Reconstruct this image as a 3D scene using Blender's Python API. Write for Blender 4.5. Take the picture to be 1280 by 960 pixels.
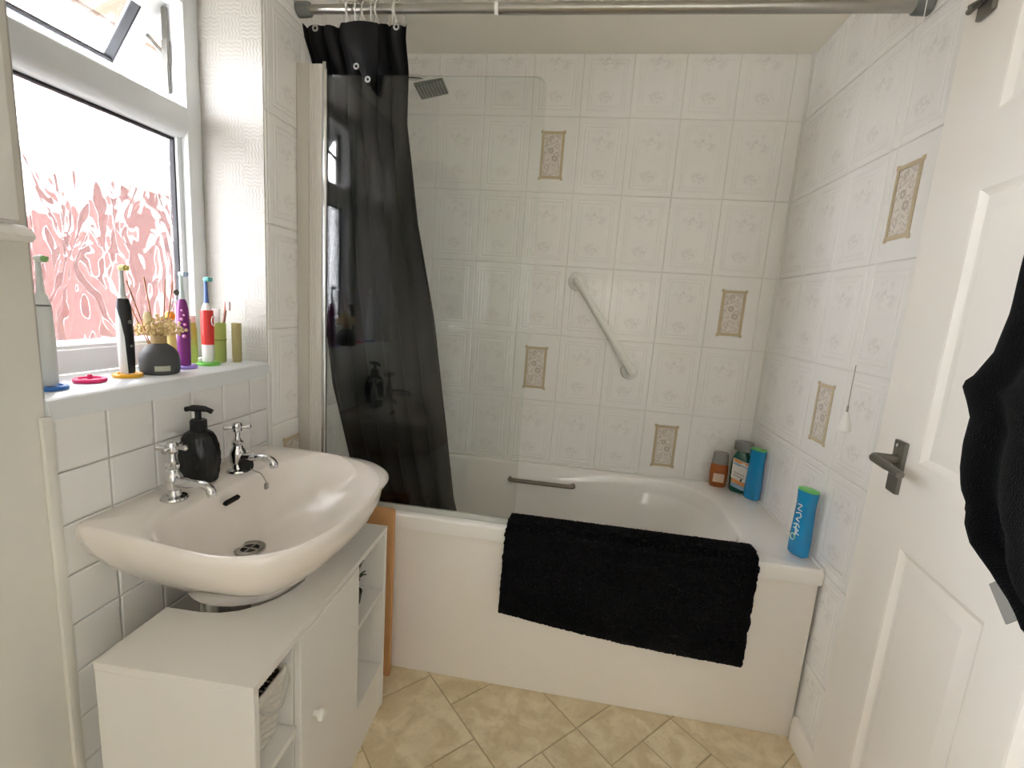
import bpy, bmesh, math, random
from mathutils import Vector, Matrix
random.seed(7)
for o in list(bpy.data.objects): bpy.data.objects.remove(o, do_unlink=True)
S = bpy.context.scene
COL = S.collection
PI = math.pi
R = math.radians

# ------------------------------------------------------------------ camera
def set_camera():
    cd = bpy.data.cameras.new('camera'); co = bpy.data.objects.new('camera', cd); COL.objects.link(co)
    yaw, pitch, roll, f = .1323, .1665, .0715, 582.078
    fw = Vector((-math.sin(yaw)*math.cos(pitch), math.cos(yaw)*math.cos(pitch), -math.sin(pitch)))
    r0 = Vector((math.cos(yaw), math.sin(yaw), 0)); u0 = r0.cross(fw)
    c, s = math.cos(roll), math.sin(roll)
    r = c*r0 + s*u0; u = -s*r0 + c*u0
    m = Matrix((r, u, -fw)).transposed().to_4x4()
    m.translation = (.907, -2.0881, 1.2861)
    co.matrix_world = m
    cd.sensor_fit = 'HORIZONTAL'; cd.sensor_width = 36; cd.lens = f/1280*36
    cd.clip_start = .02
    S.camera = co
set_camera()

# ------------------------------------------------------------------ world and light
W = bpy.data.worlds.new('overcast_sky'); S.world = W; W.use_nodes = True
bg = W.node_tree.nodes['Background']; bg.inputs[0].default_value = (.94, .94, 1.0, 1); bg.inputs[1].default_value = 9.3
for py, pw in ((-1.12, .62), (-3.015, 1.56)):        # sampling portals just outside the two windows
    pl = bpy.data.lights.new('window_portal', 'AREA'); pl.shape = 'RECTANGLE'; pl.size = pw; pl.size_y = 1.0; pl.cycles.is_portal = True
    po = bpy.data.objects.new('window_portal', pl); COL.objects.link(po)
    po.location = (-.30, py, 1.56); po.rotation_euler = (R(90), 0, R(-90))
S.cycles.max_bounces = 20; S.cycles.diffuse_bounces = 14; S.cycles.transmission_bounces = 12; S.cycles.transparent_max_bounces = 16
S.view_settings.view_transform = 'Standard'; S.view_settings.look = 'None'
S.view_settings.exposure = 2.17; S.view_settings.gamma = 1.0; S.view_settings.use_curve_mapping = False

# ------------------------------------------------------------------ materials
def lin(c):
    return tuple((x/255/12.92 if x/255 <= .04045 else ((x/255+.055)/1.055)**2.4) for x in c) + (1,)
MATS = {}
def mat(name, rgb, rough=.5, metal=0, bump=None, vary=None, trans=0, ior=1.45, coat=0, emit=None, sheen=0, spec=.5):
    """procedural principled material; bump=(scale, strength, distance); vary=(scale, amount)"""
    if name in MATS: return MATS[name]
    m = bpy.data.materials.new(name); m.use_nodes = True; MATS[name] = m
    nt = m.node_tree; b = nt.nodes['Principled BSDF']
    b.inputs['Base Color'].default_value = lin(rgb); b.inputs['Roughness'].default_value = rough
    b.inputs['Metallic'].default_value = metal; b.inputs['IOR'].default_value = ior
    b.inputs['Transmission Weight'].default_value = trans; b.inputs['Coat Weight'].default_value = coat
    b.inputs['Sheen Weight'].default_value = sheen; b.inputs['Specular IOR Level'].default_value = spec
    if emit: b.inputs['Emission Color'].default_value = lin(rgb); b.inputs['Emission Strength'].default_value = emit
    if bump or vary:
        tc = nt.nodes.new('ShaderNodeTexCoord')
    if bump:
        n = nt.nodes.new('ShaderNodeTexNoise'); n.inputs['Scale'].default_value = bump[0]; n.inputs['Detail'].default_value = 3
        nt.links.new(tc.outputs['Object'], n.inputs['Vector'])
        bp = nt.nodes.new('ShaderNodeBump'); bp.inputs['Strength'].default_value = bump[1]; bp.inputs['Distance'].default_value = bump[2]
        nt.links.new(n.outputs['Fac'], bp.inputs['Height']); nt.links.new(bp.outputs['Normal'], b.inputs['Normal'])
    if vary:
        n = nt.nodes.new('ShaderNodeTexNoise'); n.inputs['Scale'].default_value = vary[0]; n.inputs['Detail'].default_value = 4
        nt.links.new(tc.outputs['Object'], n.inputs['Vector'])
        mx = nt.nodes.new('ShaderNodeMix'); mx.data_type = 'RGBA'
        c = lin(rgb); k = vary[1]
        mx.inputs[6].default_value = tuple(x*(1-k) for x in c[:3])+(1,); mx.inputs[7].default_value = tuple(min(1, x*(1+k)) for x in c[:3])+(1,)
        nt.links.new(n.outputs['Fac'], mx.inputs[0]); nt.links.new(mx.outputs[2], b.inputs['Base Color'])
    return m
class G:
    """tiny node-graph helper"""
    def __init__(s, m): s.nt = m.node_tree; s.b = s.nt.nodes.get('Principled BSDF')
    def node(s, t, **kw):
        n = s.nt.nodes.new(t)
        for k, v in kw.items(): setattr(n, k, v)
        return n
    def link(s, a, b): s.nt.links.new(a, b)
    def math(s, op, a, b=None, clamp=False):
        n = s.node('ShaderNodeMath', operation=op, use_clamp=clamp)
        for i, v in enumerate((a, b)):
            if v is None: continue
            if isinstance(v, (int, float)): n.inputs[i].default_value = v
            else: s.link(v, n.inputs[i])
        return n.outputs[0]
    def mix(s, fac, a, b):
        n = s.node('ShaderNodeMix', data_type='RGBA')
        for i, v in ((0, fac), (6, a), (7, b)):
            if isinstance(v, (int, float)): n.inputs[i].default_value = v
            elif isinstance(v, tuple): n.inputs[i].default_value = v
            else: s.link(v, n.inputs[i])
        return n.outputs[2]
    def obj_xyz(s):
        tc = s.node('ShaderNodeTexCoord'); sp = s.node('ShaderNodeSeparateXYZ'); s.link(tc.outputs['Object'], sp.inputs[0])
        return tc.outputs['Object'], sp.outputs[0], sp.outputs[1], sp.outputs[2]
    def noise(s, vec, scale, detail=3, dist=0):
        n = s.node('ShaderNodeTexNoise'); n.inputs['Scale'].default_value = scale; n.inputs['Detail'].default_value = detail; n.inputs['Distortion'].default_value = dist
        s.link(vec, n.inputs['Vector']); return n.outputs['Fac']
    def step(s, v, lo, hi):
        n = s.node('ShaderNodeMapRange', interpolation_type='SMOOTHSTEP'); s.link(v, n.inputs[0])
        n.inputs[1].default_value = lo; n.inputs[2].default_value = hi; return n.outputs[0]
    def blob(s, x, z, cx, cz, rx, rz):
        a = s.math('DIVIDE', s.math('SUBTRACT', x, cx), rx); b = s.math('DIVIDE', s.math('SUBTRACT', z, cz), rz)
        d = s.math('ADD', s.math('MULTIPLY', a, a), s.math('MULTIPLY', b, b))
        return s.math('SUBTRACT', 1.0, d, clamp=True)
    def bump(s, h, strength, dist):
        n = s.node('ShaderNodeBump'); n.inputs['Strength'].default_value = strength; n.inputs['Distance'].default_value = dist
        s.link(h, n.inputs['Height']); s.link(n.outputs[0], s.b.inputs['Normal'])

def tile_material():
    m = mat('embossed_tile_glaze', (226, 223, 217), .16); g = G(m)
    v, x, y, z = g.obj_xyz()
    n1 = g.step(g.noise(v, 42, 4, .8), .47, .60)
    n2 = g.step(g.noise(v, 95, 2, .4), .45, .62)
    f1 = g.math('MULTIPLY', g.blob(x, z, .105, .212, .055, .048), n1)
    f2 = g.math('MULTIPLY', g.blob(x, z, .100, .078, .045, .028), n2)
    f = g.math('MULTIPLY', g.math('ADD', f1, f2, clamp=True), .42)
    soft = g.math('MULTIPLY', g.noise(v, 9, 3, .3), .10)
    c = g.mix(g.math('ADD', f, soft, clamp=True), lin((244, 243, 241)), lin((208, 204, 202)))
    g.link(c, g.b.inputs['Base Color'])
    g.bump(g.math('ADD', f, g.math('MULTIPLY', g.noise(v, 14, 2), .3)), .25, .0012)
    return m
def print_material():
    m = mat('floral_print', (205, 196, 186), .25); g = G(m)
    v, x, y, z = g.obj_xyz()
    n = g.step(g.noise(v, 70, 5, 1.6), .46, .58)
    d = g.math('ADD', g.blob(x, z, .012, -.012, .013, .013), g.blob(x, z, -.006, .018, .012, .012))
    rim = g.math('MULTIPLY', g.math('MULTIPLY', d, g.math('SUBTRACT', 1.0, d, clamp=True)), 3.0, clamp=True)
    c = g.mix(n, lin((228, 222, 214)), lin((204, 195, 186)))
    c = g.mix(rim, c, lin((180, 169, 159)))
    g.link(c, g.b.inputs['Base Color']); g.bump(n, .2, .0008)
    return m
def floor_material():
    m = mat('beige_vinyl', (196, 178, 142), .38); g = G(m)
    v, x, y, z = g.obj_xyz()
    oi = g.node('ShaderNodeObjectInfo')
    add = g.node('ShaderNodeVectorMath', operation='ADD'); sc = g.node('ShaderNodeCombineXYZ')
    g.link(g.math('MULTIPLY', oi.outputs['Random'], 7.0), sc.inputs[2]); g.link(v, add.inputs[0]); g.link(sc.outputs[0], add.inputs[1])
    n = g.step(g.noise(add.outputs[0], 9, 6, 1.2), .35, .68)
    n2 = g.step(g.noise(add.outputs[0], 45, 5, 1.0), .45, .75)
    c = g.mix(n, lin((214, 197, 162)), lin((236, 223, 194)))
    c = g.mix(g.math('MULTIPLY', n2, .35), c, lin((188, 166, 126)))
    br = g.math('MULTIPLY', oi.outputs['Random'], .18)
    c = g.mix(br, c, lin((194, 174, 136)))
    g.link(c, g.b.inputs['Base Color']); g.bump(n2, .15, .001)
    return m
def paper_material():
    m = mat('wave_embossed_paper', (182, 180, 173), .6); g = G(m)
    v, x, y, z = g.obj_xyz()
    ck = g.node('ShaderNodeTexChecker'); ck.inputs['Scale'].default_value = 16
    g.link(v, ck.inputs['Vector'])
    wob = g.math('MULTIPLY', g.math('SINE', g.math('MULTIPLY', x, 260.0)), 1.1)
    w1 = g.math('SINE', g.math('ADD', g.math('MULTIPLY', z, 620.0), wob))
    wob2 = g.math('MULTIPLY', g.math('SINE', g.math('MULTIPLY', z, 260.0)), 1.1)
    w2 = g.math('SINE', g.math('ADD', g.math('MULTIPLY', x, 620.0), wob2))
    mx = g.node('ShaderNodeMix'); g.link(ck.outputs['Fac'], mx.inputs[0]); g.link(w1, mx.inputs[2]); g.link(w2, mx.inputs[3])
    g.bump(mx.outputs[0], .3, .0012)
    return m
def clear_glass(name, tint, refl_rough=.0):
    m = bpy.data.materials.new(name); m.use_nodes = True; nt = m.node_tree; nt.nodes.clear(); MATS[name] = m
    o = nt.nodes.new('ShaderNodeOutputMaterial'); mx = nt.nodes.new('ShaderNodeMixShader'); t = nt.nodes.new('ShaderNodeBsdfTransparent')
    gl = nt.nodes.new('ShaderNodeBsdfGlossy'); fr = nt.nodes.new('ShaderNodeFresnel'); fr.inputs[0].default_value = 1.5
    t.inputs[0].default_value = lin(tint); gl.inputs['Roughness'].default_value = refl_rough
    nt.links.new(fr.outputs[0], mx.inputs[0]); nt.links.new(t.outputs[0], mx.inputs[1]); nt.links.new(gl.outputs[0], mx.inputs[2]); nt.links.new(mx.outputs[0], o.inputs[0])
    return m
def obscure_glass():
    m = bpy.data.materials.new('obscure_leaf_glass'); m.use_nodes = True; nt = m.node_tree; nt.nodes.clear(); MATS[m.name] = m
    g = G(m); o = nt.nodes.new('ShaderNodeOutputMaterial')
    tc = nt.nodes.new('ShaderNodeTexCoord'); mp = nt.nodes.new('ShaderNodeMapping'); mp.inputs['Scale'].default_value = (1, 1, .62)
    nt.links.new(tc.outputs['Object'], mp.inputs[0])
    nz = nt.nodes.new('ShaderNodeTexNoise'); nz.inputs['Scale'].default_value = 7; nz.inputs['Detail'].default_value = 2
    nt.links.new(mp.outputs[0], nz.inputs['Vector'])
    vm = nt.nodes.new('ShaderNodeVectorMath'); vm.operation = 'MULTIPLY_ADD'
    nt.links.new(nz.outputs['Color'], vm.inputs[0]); vm.inputs[1].default_value = (.22, .22, .22); nt.links.new(mp.outputs[0], vm.inputs[2])
    vo = nt.nodes.new('ShaderNodeTexVoronoi'); vo.inputs['Scale'].default_value = 26; vo.feature = 'SMOOTH_F1'; vo.inputs['Smoothness'].default_value = .35
    nt.links.new(vm.outputs[0], vo.inputs['Vector'])
    bp = nt.nodes.new('ShaderNodeBump'); bp.inputs['Strength'].default_value = 1.0; bp.inputs['Distance'].default_value = .008
    nt.links.new(vo.outputs['Distance'], bp.inputs['Height'])
    gs = nt.nodes.new('ShaderNodeBsdfGlass'); gs.inputs['Roughness'].default_value = .02; gs.inputs['IOR'].default_value = 1.45; gs.inputs['Color'].default_value = (.64, .64, .64, 1)
    nt.links.new(bp.outputs[0], gs.inputs['Normal'])
    tr = nt.nodes.new('ShaderNodeBsdfTransparent'); tr.inputs[0].default_value = (.64, .64, .64, 1)
    mx = nt.nodes.new('ShaderNodeMixShader'); mx.inputs[0].default_value = .5
    nt.links.new(tr.outputs[0], mx.inputs[1]); nt.links.new(gs.outputs[0], mx.inputs[2]); nt.links.new(mx.outputs[0], o.inputs[0])
    return m
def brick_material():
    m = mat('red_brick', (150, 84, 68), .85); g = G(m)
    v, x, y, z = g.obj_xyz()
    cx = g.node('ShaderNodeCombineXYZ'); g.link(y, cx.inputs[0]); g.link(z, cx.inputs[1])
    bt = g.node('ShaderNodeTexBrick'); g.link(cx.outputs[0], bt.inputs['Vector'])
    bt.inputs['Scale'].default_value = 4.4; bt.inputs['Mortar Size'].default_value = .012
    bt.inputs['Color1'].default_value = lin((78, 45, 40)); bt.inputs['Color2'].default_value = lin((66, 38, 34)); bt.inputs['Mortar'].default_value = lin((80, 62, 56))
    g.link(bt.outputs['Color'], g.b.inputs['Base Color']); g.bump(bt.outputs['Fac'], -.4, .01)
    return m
def chenille_material():
    m = mat('black_chenille', (15, 16, 18), .9, spec=.2); g = G(m)
    v, x, y, z = g.obj_xyz()
    vo = g.node('ShaderNodeTexVoronoi'); vo.inputs['Scale'].default_value = 150; g.link(v, vo.inputs['Vector'])
    g.bump(vo.outputs['Distance'], 1.0, -.006)
    return m
M = dict(
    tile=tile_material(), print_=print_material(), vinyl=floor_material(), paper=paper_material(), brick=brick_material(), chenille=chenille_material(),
    grout=mat('white_grout', (226, 225, 222), .8, bump=(200, .2, .001)),
    grout_dull=mat('dull_grout', (196, 190, 178), .85, bump=(200, .2, .001)),
    square=mat('white_square_tile_glaze', (232, 232, 230), .14, bump=(9, .12, .004), vary=(30, .02)),
    gold=mat('gold_printed_border', (196, 180, 150), .35, vary=(120, .12)),
    paint=mat('white_wall_paint', (222, 220, 212), .7, bump=(60, .12, .002)),
    ceil=mat('ceiling_paint', (245, 242, 233), .8, bump=(40, .08, .002)),
    floorgap=mat('floor_joint', (186, 168, 134), .7, vary=(20, .1)),
    upvc=mat('white_upvc', (224, 228, 230), .3, vary=(8, .02)),
    gasket=mat('black_rubber_gasket', (40, 42, 46), .6, vary=(40, .1)),
    acrylic=mat('white_acrylic', (242, 240, 237), .10, coat=.3, vary=(3, .015)),
    panel=mat('white_bath_panel', (238, 234, 228), .28, vary=(2, .02)),
    ceramic=mat('white_ceramic', (236, 230, 224), .06, coat=.5, vary=(4, .012)),
    laminate=mat('white_laminate', (225, 223, 219), .42, vary=(5, .02)),
    chrome=mat('chrome', (214, 214, 214), .10, 1, vary=(20, .04)),
    steel=mat('brushed_steel', (176, 174, 168), .28, 1, vary=(60, .08)),
    dullmetal=mat('dull_grey_metal', (128, 126, 120), .36, .9, vary=(50, .08)),
    nickel=mat('satin_nickel_grip', (128, 120, 108), .30, 1, vary=(50, .06)),
    greycap=mat('grey_plastic', (116, 120, 118), .45, vary=(40, .05)),
    black=mat('matt_black_plastic', (20, 22, 24), .42, vary=(30, .1)),
    drain=mat('dark_drain_hole', (20, 17, 15), .6, vary=(30, .1)),
    rubber=mat('black_rubber', (16, 17, 18), .55, vary=(30, .1)),
    curtain=mat('black_curtain_fabric', (7, 8, 9), .7, bump=(300, .15, .001), spec=.3),
    towel=mat('black_towelling', (9, 10, 11), 1.0, bump=(420, .9, .004), sheen=.03, spec=.06),
    tag=mat('grey_fabric_tag', (150, 150, 146), .8, bump=(200, .2, .001)),
    door=mat('cream_white_door_paint', (245, 241, 234), .42, bump=(120, .05, .001), vary=(3, .015)),
    wplastic=mat('white_plastic', (232, 232, 228), .3, vary=(20, .02)),
    wood=mat('pale_wood', (196, 150, 100), .55, vary=(14, .16)),
    wicker=mat('white_painted_wicker', (216, 212, 202), .6, bump=(140, .4, .002), vary=(60, .06)),
    wickerin=mat('brown_basket_lining', (84, 76, 62), .85, vary=(40, .15)),
    leaf=mat('dark_green_leaf', (62, 78, 48), .5, vary=(30, .2)),
    soil=mat('dark_pot', (74, 70, 64), .7, vary=(40, .15)),
)
M['screen'] = clear_glass('shower_glass', (250, 252, 251))
M['sashglass'] = clear_glass('sash_glass', (246, 248, 248))
M['obscure'] = obscure_glass()

# ------------------------------------------------------------------ mesh helpers
class MB:
    def __init__(s): s.v = []; s.f = []
    def add(s, v, f):
        n = len(s.v); s.v += [tuple(p) for p in v]; s.f += [tuple(i+n for i in q) for q in f]; return s
    def box(s, x0, x1, y0, y1, z0, z1):
        return s.add([(x0,y0,z0),(x1,y0,z0),(x1,y1,z0),(x0,y1,z0),(x0,y0,z1),(x1,y0,z1),(x1,y1,z1),(x0,y1,z1)],
                     [(0,3,2,1),(4,5,6,7),(0,1,5,4),(1,2,6,5),(2,3,7,6),(3,0,4,7)])
    def rbox(s, x0, x1, y0, y1, z0, z1, r=.004, seg=2):
        b = bmesh.new(); bmesh.ops.create_cube(b, size=1)
        for v in b.verts:
            v.co = Vector((x0+(v.co.x+.5)*(x1-x0), y0+(v.co.y+.5)*(y1-y0), z0+(v.co.z+.5)*(z1-z0)))
        r = min(r, .49*min(x1-x0, y1-y0, z1-z0))
        bmesh.ops.bevel(b, geom=b.edges[:], offset=r, segments=seg, profile=.6, affect='EDGES')
        b.verts.index_update(); s.add([v.co[:] for v in b.verts], [[v.index for v in f.verts] for f in b.faces]); b.free(); return s
    def loft(s, rings, caps=(True, True), closed=True):
        n = len(rings[0]); v = [p for r in rings for p in r]; f = []
        for k in range(len(rings)-1):
            for i in range(n if closed else n-1):
                j = (i+1) % n; f.append((k*n+i, k*n+j, (k+1)*n+j, (k+1)*n+i))
        if closed and caps[0]: f.append(tuple(reversed(range(n))))
        if closed and caps[1]: f.append(tuple(range((len(rings)-1)*n, len(rings)*n)))
        return s.add(v, f)
    def lathe(s, prof, n=28, c=(0, 0), sx=1, sy=1, caps=(True, True)):
        return s.loft([[(c[0]+r*sx*math.cos(2*PI*i/n), c[1]+r*sy*math.sin(2*PI*i/n), z) for i in range(n)] for r, z in prof], caps)
    def tube(s, pts, rad, n=10, caps=(True, True), closed=False):
        P = [Vector(p) for p in pts]; k = len(P); rr = rad if isinstance(rad, (list, tuple)) else [rad]*k
        rings = []; nrm = None
        for i in range(k):
            if closed: t = P[(i+1) % k]-P[i-1]
            else: t = P[min(i+1, k-1)]-P[max(i-1, 0)]
            t.normalize()
            if nrm is None:
                a = Vector((0, 0, 1)) if abs(t.z) < .9 else Vector((1, 0, 0)); nrm = (a - t*a.dot(t)).normalized()
            else: nrm = (nrm - t*nrm.dot(t)).normalized()
            b = t.cross(nrm)
            rings.append([tuple(P[i]+rr[i]*(math.cos(2*PI*j/n)*nrm+math.sin(2*PI*j/n)*b)) for j in range(n)])
        if closed: return s.loft(rings+[rings[0]], (False, False))
        return s.loft(rings, caps)
    def prism(s, poly, axis, a, b):
        """extrude polygon of 2D points along an axis from a to b"""
        def P(p, w): return {'x': (w, p[0], p[1]), 'y': (p[0], w, p[1]), 'z': (p[0], p[1], w)}[axis]
        return s.loft([[P(p, a) for p in poly], [P(p, b) for p in poly]])
    def sphere(s, c, r, n=8, m=6, sq=(1, 1, 1)):
        prof = [(max(1e-4, math.sin(PI*k/m)), -math.cos(PI*k/m)) for k in range(m+1)]
        return s.add(*(lambda q: ([(c[0]+x*r*sq[0], c[1]+y*r*sq[1], c[2]+z*r*sq[2]) for x, y, z in q.v], q.f))(MB().lathe(prof, n)))
    def xf(s, m): s.v = [tuple(m @ Vector(p)) for p in s.v]; return s
    def mesh(s, name, m, smooth=True, ang=38):
        me = bpy.data.meshes.new(name); me.from_pydata(s.v, [], s.f); me.validate()
        b = bmesh.new(); b.from_mesh(me); bmesh.ops.recalc_face_normals(b, faces=b.faces[:]); b.to_mesh(me); b.free()
        me.materials.append(m)
        if smooth: me.shade_smooth(); me.set_sharp_from_angle(angle=R(ang))
        return me
    def build(s, name, m, parent=None, smooth=True, ang=38, **kw):
        o = bpy.data.objects.new(name, s.mesh(name, m, smooth, ang)); COL.objects.link(o)
        if parent: o.parent = parent
        for k, v in kw.items(): o[k] = v
        return o
def thing(name, label, cat, loc=(0, 0, 0), rz=0, group=None, rot=None):
    o = bpy.data.objects.new(name, None); COL.objects.link(o); o.empty_display_size = .05
    o.location = loc; o.rotation_euler = rot or (0, 0, rz); o['label'] = label; o['category'] = cat
    if group: o['group'] = group
    return o
def tag(o, label, cat, group=None):
    o['label'] = label; o['category'] = cat
    if group: o['group'] = group
    return o
def struct(o, label=None):
    o['kind'] = 'structure'
    if label: o['label'] = label
    return o
def smooth_path(pts, per=6, closed=False):
    P = [Vector(p) for p in pts]; n = len(P); out = []
    for i in range(n if closed else n-1):
        a, b, c, d = (P[(i-1) % n], P[i], P[(i+1) % n], P[(i+2) % n]) if closed else (P[max(i-1, 0)], P[i], P[i+1], P[min(i+2, n-1)])
        for k in range(per):
            t = k/per; out.append(.5*((2*b)+(c-a)*t+(2*a-5*b+4*c-d)*t*t+(3*b-a-3*c+d)*t**3))
    if not closed: out.append(P[-1])
    return out
def lerp(a, b, t): return a+(b-a)*t
def interp(tab, t):
    if t <= tab[0][0]: return tab[0][1]
    for (a, u), (b, v) in zip(tab, tab[1:]):
        if t <= b: return u+(v-u)*(t-a)/(b-a)
    return tab[-1][1]
def ray_poly(poly, c, th):
    """distance from c to the polygon boundary in direction th"""
    d = (math.cos(th), math.sin(th)); best = None
    for (ax, ay), (bx, by) in zip(poly, poly[1:]+poly[:1]):
        ex, ey = bx-ax, by-ay; den = d[0]*ey-d[1]*ex
        if abs(den) < 1e-12: continue
        t = ((ax-c[0])*ey-(ay-c[1])*ex)/den; u = ((ax-c[0])*d[1]-(ay-c[1])*d[0])/den
        if t > 0 and -1e-6 <= u <= 1+1e-6 and (best is None or t > best): best = t
    return best
def rrect(x0, x1, y0, y1, r, n=8):
    """rounded rectangle; r single or (x0y0, x1y0, x1y1, x0y1)"""
    rs = r if isinstance(r, tuple) else (r,)*4; out = []
    for (cx, cy, a0, q) in ((x0+rs[0], y0+rs[0], PI, rs[0]), (x1-rs[1], y0+rs[1], 1.5*PI, rs[1]), (x1-rs[2], y1-rs[2], 0, rs[2]), (x0+rs[3], y1-rs[3], .5*PI, rs[3])):
        for k in range(n+1): a = a0+.5*PI*k/n; out.append((cx+q*math.cos(a), cy+q*math.sin(a)))
    return out

# ------------------------------------------------------------------ room shell
WX, CEIL, RZ0 = 1.70, 2.308, .868
YR = -3.95                      # rear wall
OY0, OY1, OZ0, OZ1 = -1.418, -.822, 1.068, 2.05
PY0, PY1 = -3.78, -2.25        # second window, seen only mirrored in the screen
#   # window opening
wall_left = struct(MB().box(-.29, 0, YR, PY0, 0, CEIL).box(-.29, 0, PY1, OY0, 0, CEIL).box(-.29, 0, PY0, PY1, 0, 1.03).box(-.29, 0, PY0, PY1, OZ1, CEIL).box(-.29, 0, OY1, 0, 0, CEIL).box(-.29, 0, OY0, OY1, 0, 1.03).box(-.29, 0, OY0, OY1, OZ1, CEIL)
                   .build('wall_left', M['paint'], smooth=False), 'white painted window wall with a deep reveal')
wall_back = struct(MB().box(-.29, 1.82, 0, .12, 0, CEIL).build('wall_back', M['grout'], smooth=False))
HY0, HY1 = -2.62, -1.82          # doorway to the hall
wall_right = struct(MB().box(WX, 1.82, HY1, 0, 0, CEIL).box(WX, 1.82, YR, HY0, 0, CEIL).box(WX, 1.82, HY0, HY1, 2.02, CEIL).build('wall_right', M['grout'], smooth=False))
wall_rear = struct(MB().box(-.29, 3.2, YR-.12, YR, 0, CEIL).build('wall_rear', M['paint'], smooth=False))
wall_hall = struct(MB().box(3.08, 3.2, YR, -.9, 0, CEIL).box(1.82, 3.2, -1.0, -.9, 0, CEIL).build('wall_hall', M['paint'], smooth=False))
trim = struct(MB().rbox(1.668, 1.84, HY1-.03, HY1, 0, 2.02, .003).rbox(1.668, 1.84, HY0, HY0+.03, 0, 2.02, .003).rbox(1.668, 1.84, HY0+.03, HY1-.03, 1.99, 2.02, .003).build('trim_1', M['paint']), 'white door lining around the hall doorway')
hl = thing('hall_lamp', 'round white globe lamp on the hall ceiling', 'lamp', (2.45, -2.25, CEIL))

floor = struct(MB().box(-.29, 3.2, YR-.12, .12, -.1, -.002).build('floor', M['floorgap'], smooth=False), 'beige diagonal tile-pattern floor')
ceiling = struct(MB().box(-.29, 3.2, YR-.12, .12, CEIL, CEIL+.1).build('ceiling', M['ceil'], smooth=False))
# wall paper on the two reveal sides and above
MB().box(-.19, -.0005, OY1-.003, OY1, OZ0, OZ1).build('reveal_wallpaper', M['paper'], wall_left, smooth=False)
MB().box(-.19, -.0005, OY0, OY0+.003, OZ0, OZ1).build('reveal_wallpaper', M['paper'], wall_left, smooth=False)
MB().box(-.19, -.0005, OY0+.003, OY1-.003, OZ1-.003, OZ1).build('reveal_wallpaper', M['paper'], wall_left, smooth=False)

# wall tiles: each one an object; local X right, Z up, -Y out of the wall
TILE = {}
def tile_mesh(w, h, emboss, m, th=.006, gap=.0015):
    if m is M['tile']: th, gap = .0042, .0012
    key = (round(w, 3), round(h, 3), emboss, m.name)
    if key in TILE: return TILE[key]
    def ring(i, d): return [(i, -d, i), (w-i, -d, i), (w-i, -d, h-i), (i, -d, h-i)]
    if emboss: rs = [ring(gap, 0), ring(gap, th-.0015), ring(gap+.0025, th), ring(.022, th), ring(.024, th-.0012), ring(.027, th-.0012), ring(.029, th), ring(.036, th), ring(.038, th-.0010), ring(.041, th-.0010), ring(.0435, th)]
    else: rs = [ring(gap, 0), ring(gap, th-.0015), ring(gap+.003, th)]
    TILE[key] = MB().loft(rs, (False, True)).mesh('tile', m, True, 12); return TILE[key]
gm = MB().loft([[(-.048, -.0055, -.094), (.048, -.0055, -.094), (.048, -.0055, .094), (-.048, -.0055, .094)], [(-.048, -.0078, -.094), (.048, -.0078, -.094), (.048, -.0078, .094), (-.048, -.0078, .094)],
                [(-.036, -.0082, -.082), (.036, -.0082, -.082), (.036, -.0082, .082), (-.036, -.0082, .082)], [(-.036, -.0066, -.082), (.036, -.0066, -.082), (.036, -.0066, .082), (-.036, -.0066, .082)]], (False, False))
for sx in (-1, 1):
    for sz in (-1, 1): gm.rbox(sx*.046-.006, sx*.046+.006, -.0085, -.005, sz*.092-.006, sz*.092+.006, .001, 1)
GOLD = gm.mesh('gold_border', M['gold'], True, 25)
PRINT = MB().rbox(-.035, .035, -.0074, -.0056, -.081, .081, .0008, 1).mesh('floral_panel', M['print_'])
def child(name, me, parent, loc, rz=0):
    o = bpy.data.objects.new(name, me); COL.objects.link(o); o.parent = parent; o.location = loc; o.rotation_euler = (0, 0, rz); return o
def wall_grid(wall, us, zs, place, rz, decos=(), m=None, emboss=True):
    for i, (u0, u1) in enumerate(zip(us, us[1:])):
        for k, (z0, z1) in enumerate(zip(zs, zs[1:])):
            full = u1-u0 > .15 and z1-z0 > .2
            hit = [d for d in decos if u0 < d[0] < u1 and z0 < d[1] < z1]
            t = child('tile', tile_mesh(u1-u0, z1-z0, emboss and full and not hit, m or M['tile']), wall, place(u0, z0), rz)
            for d in hit:
                child('gold_border', GOLD, t, ((u1-u0)/2, .0016, (z1-z0)/2), 0); child('floral_panel', PRINT, t, ((u1-u0)/2, .0016, (z1-z0)/2), 0)
rows = [0, .268, .568, .868, 1.168, 1.468, 1.768, 2.068, CEIL]
bx = [0]+[1.635-.2012*j for j in range(8, -1, -1)]+[WX]
bx[1] = bx[1] if bx[1] > .01 else .026
wall_grid(wall_back, bx, rows[2:], lambda u, z: (u, 0, z), 0, [(.74, 1.92), (1.54, 1.32), (1.33, .72), (.73, 1.02)])
ry = [0, .215, .4135, .612, .811, 1.01, 1.209]
wall_grid(wall_right, ry, rows, lambda u, z: (WX, -u, z), -PI/2, [(.70, 1.63), (.5, 1.02)])
ly = [OY1, -.811, -.612, -.4135, -.215, 0]
wall_grid(wall_left, ly, rows, lambda u, z: (0, u, z), PI/2, [(-.73, .70)])
LT = .1015
sy = [OY0+.006]+[-1.3165+LT*k for k in range(5)]+[OY1-.012]
sz = [.93-LT*k for k in range(10, -1, -1)]+[1.03]; sz = [z for z in sz if z > 0]; sz = [0.0]+sz[1:] if sz[0] < .03 else [0.0]+sz
grb = MB().box(0, .0008, OY0, OY1, 0, 1.03).build('grout_bed', M['grout_dull'], wall_left, smooth=False)
wall_grid(wall_left, sy, sz, lambda u, z: (.0008, u, z), PI/2, m=M['square'], emboss=False)
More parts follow.
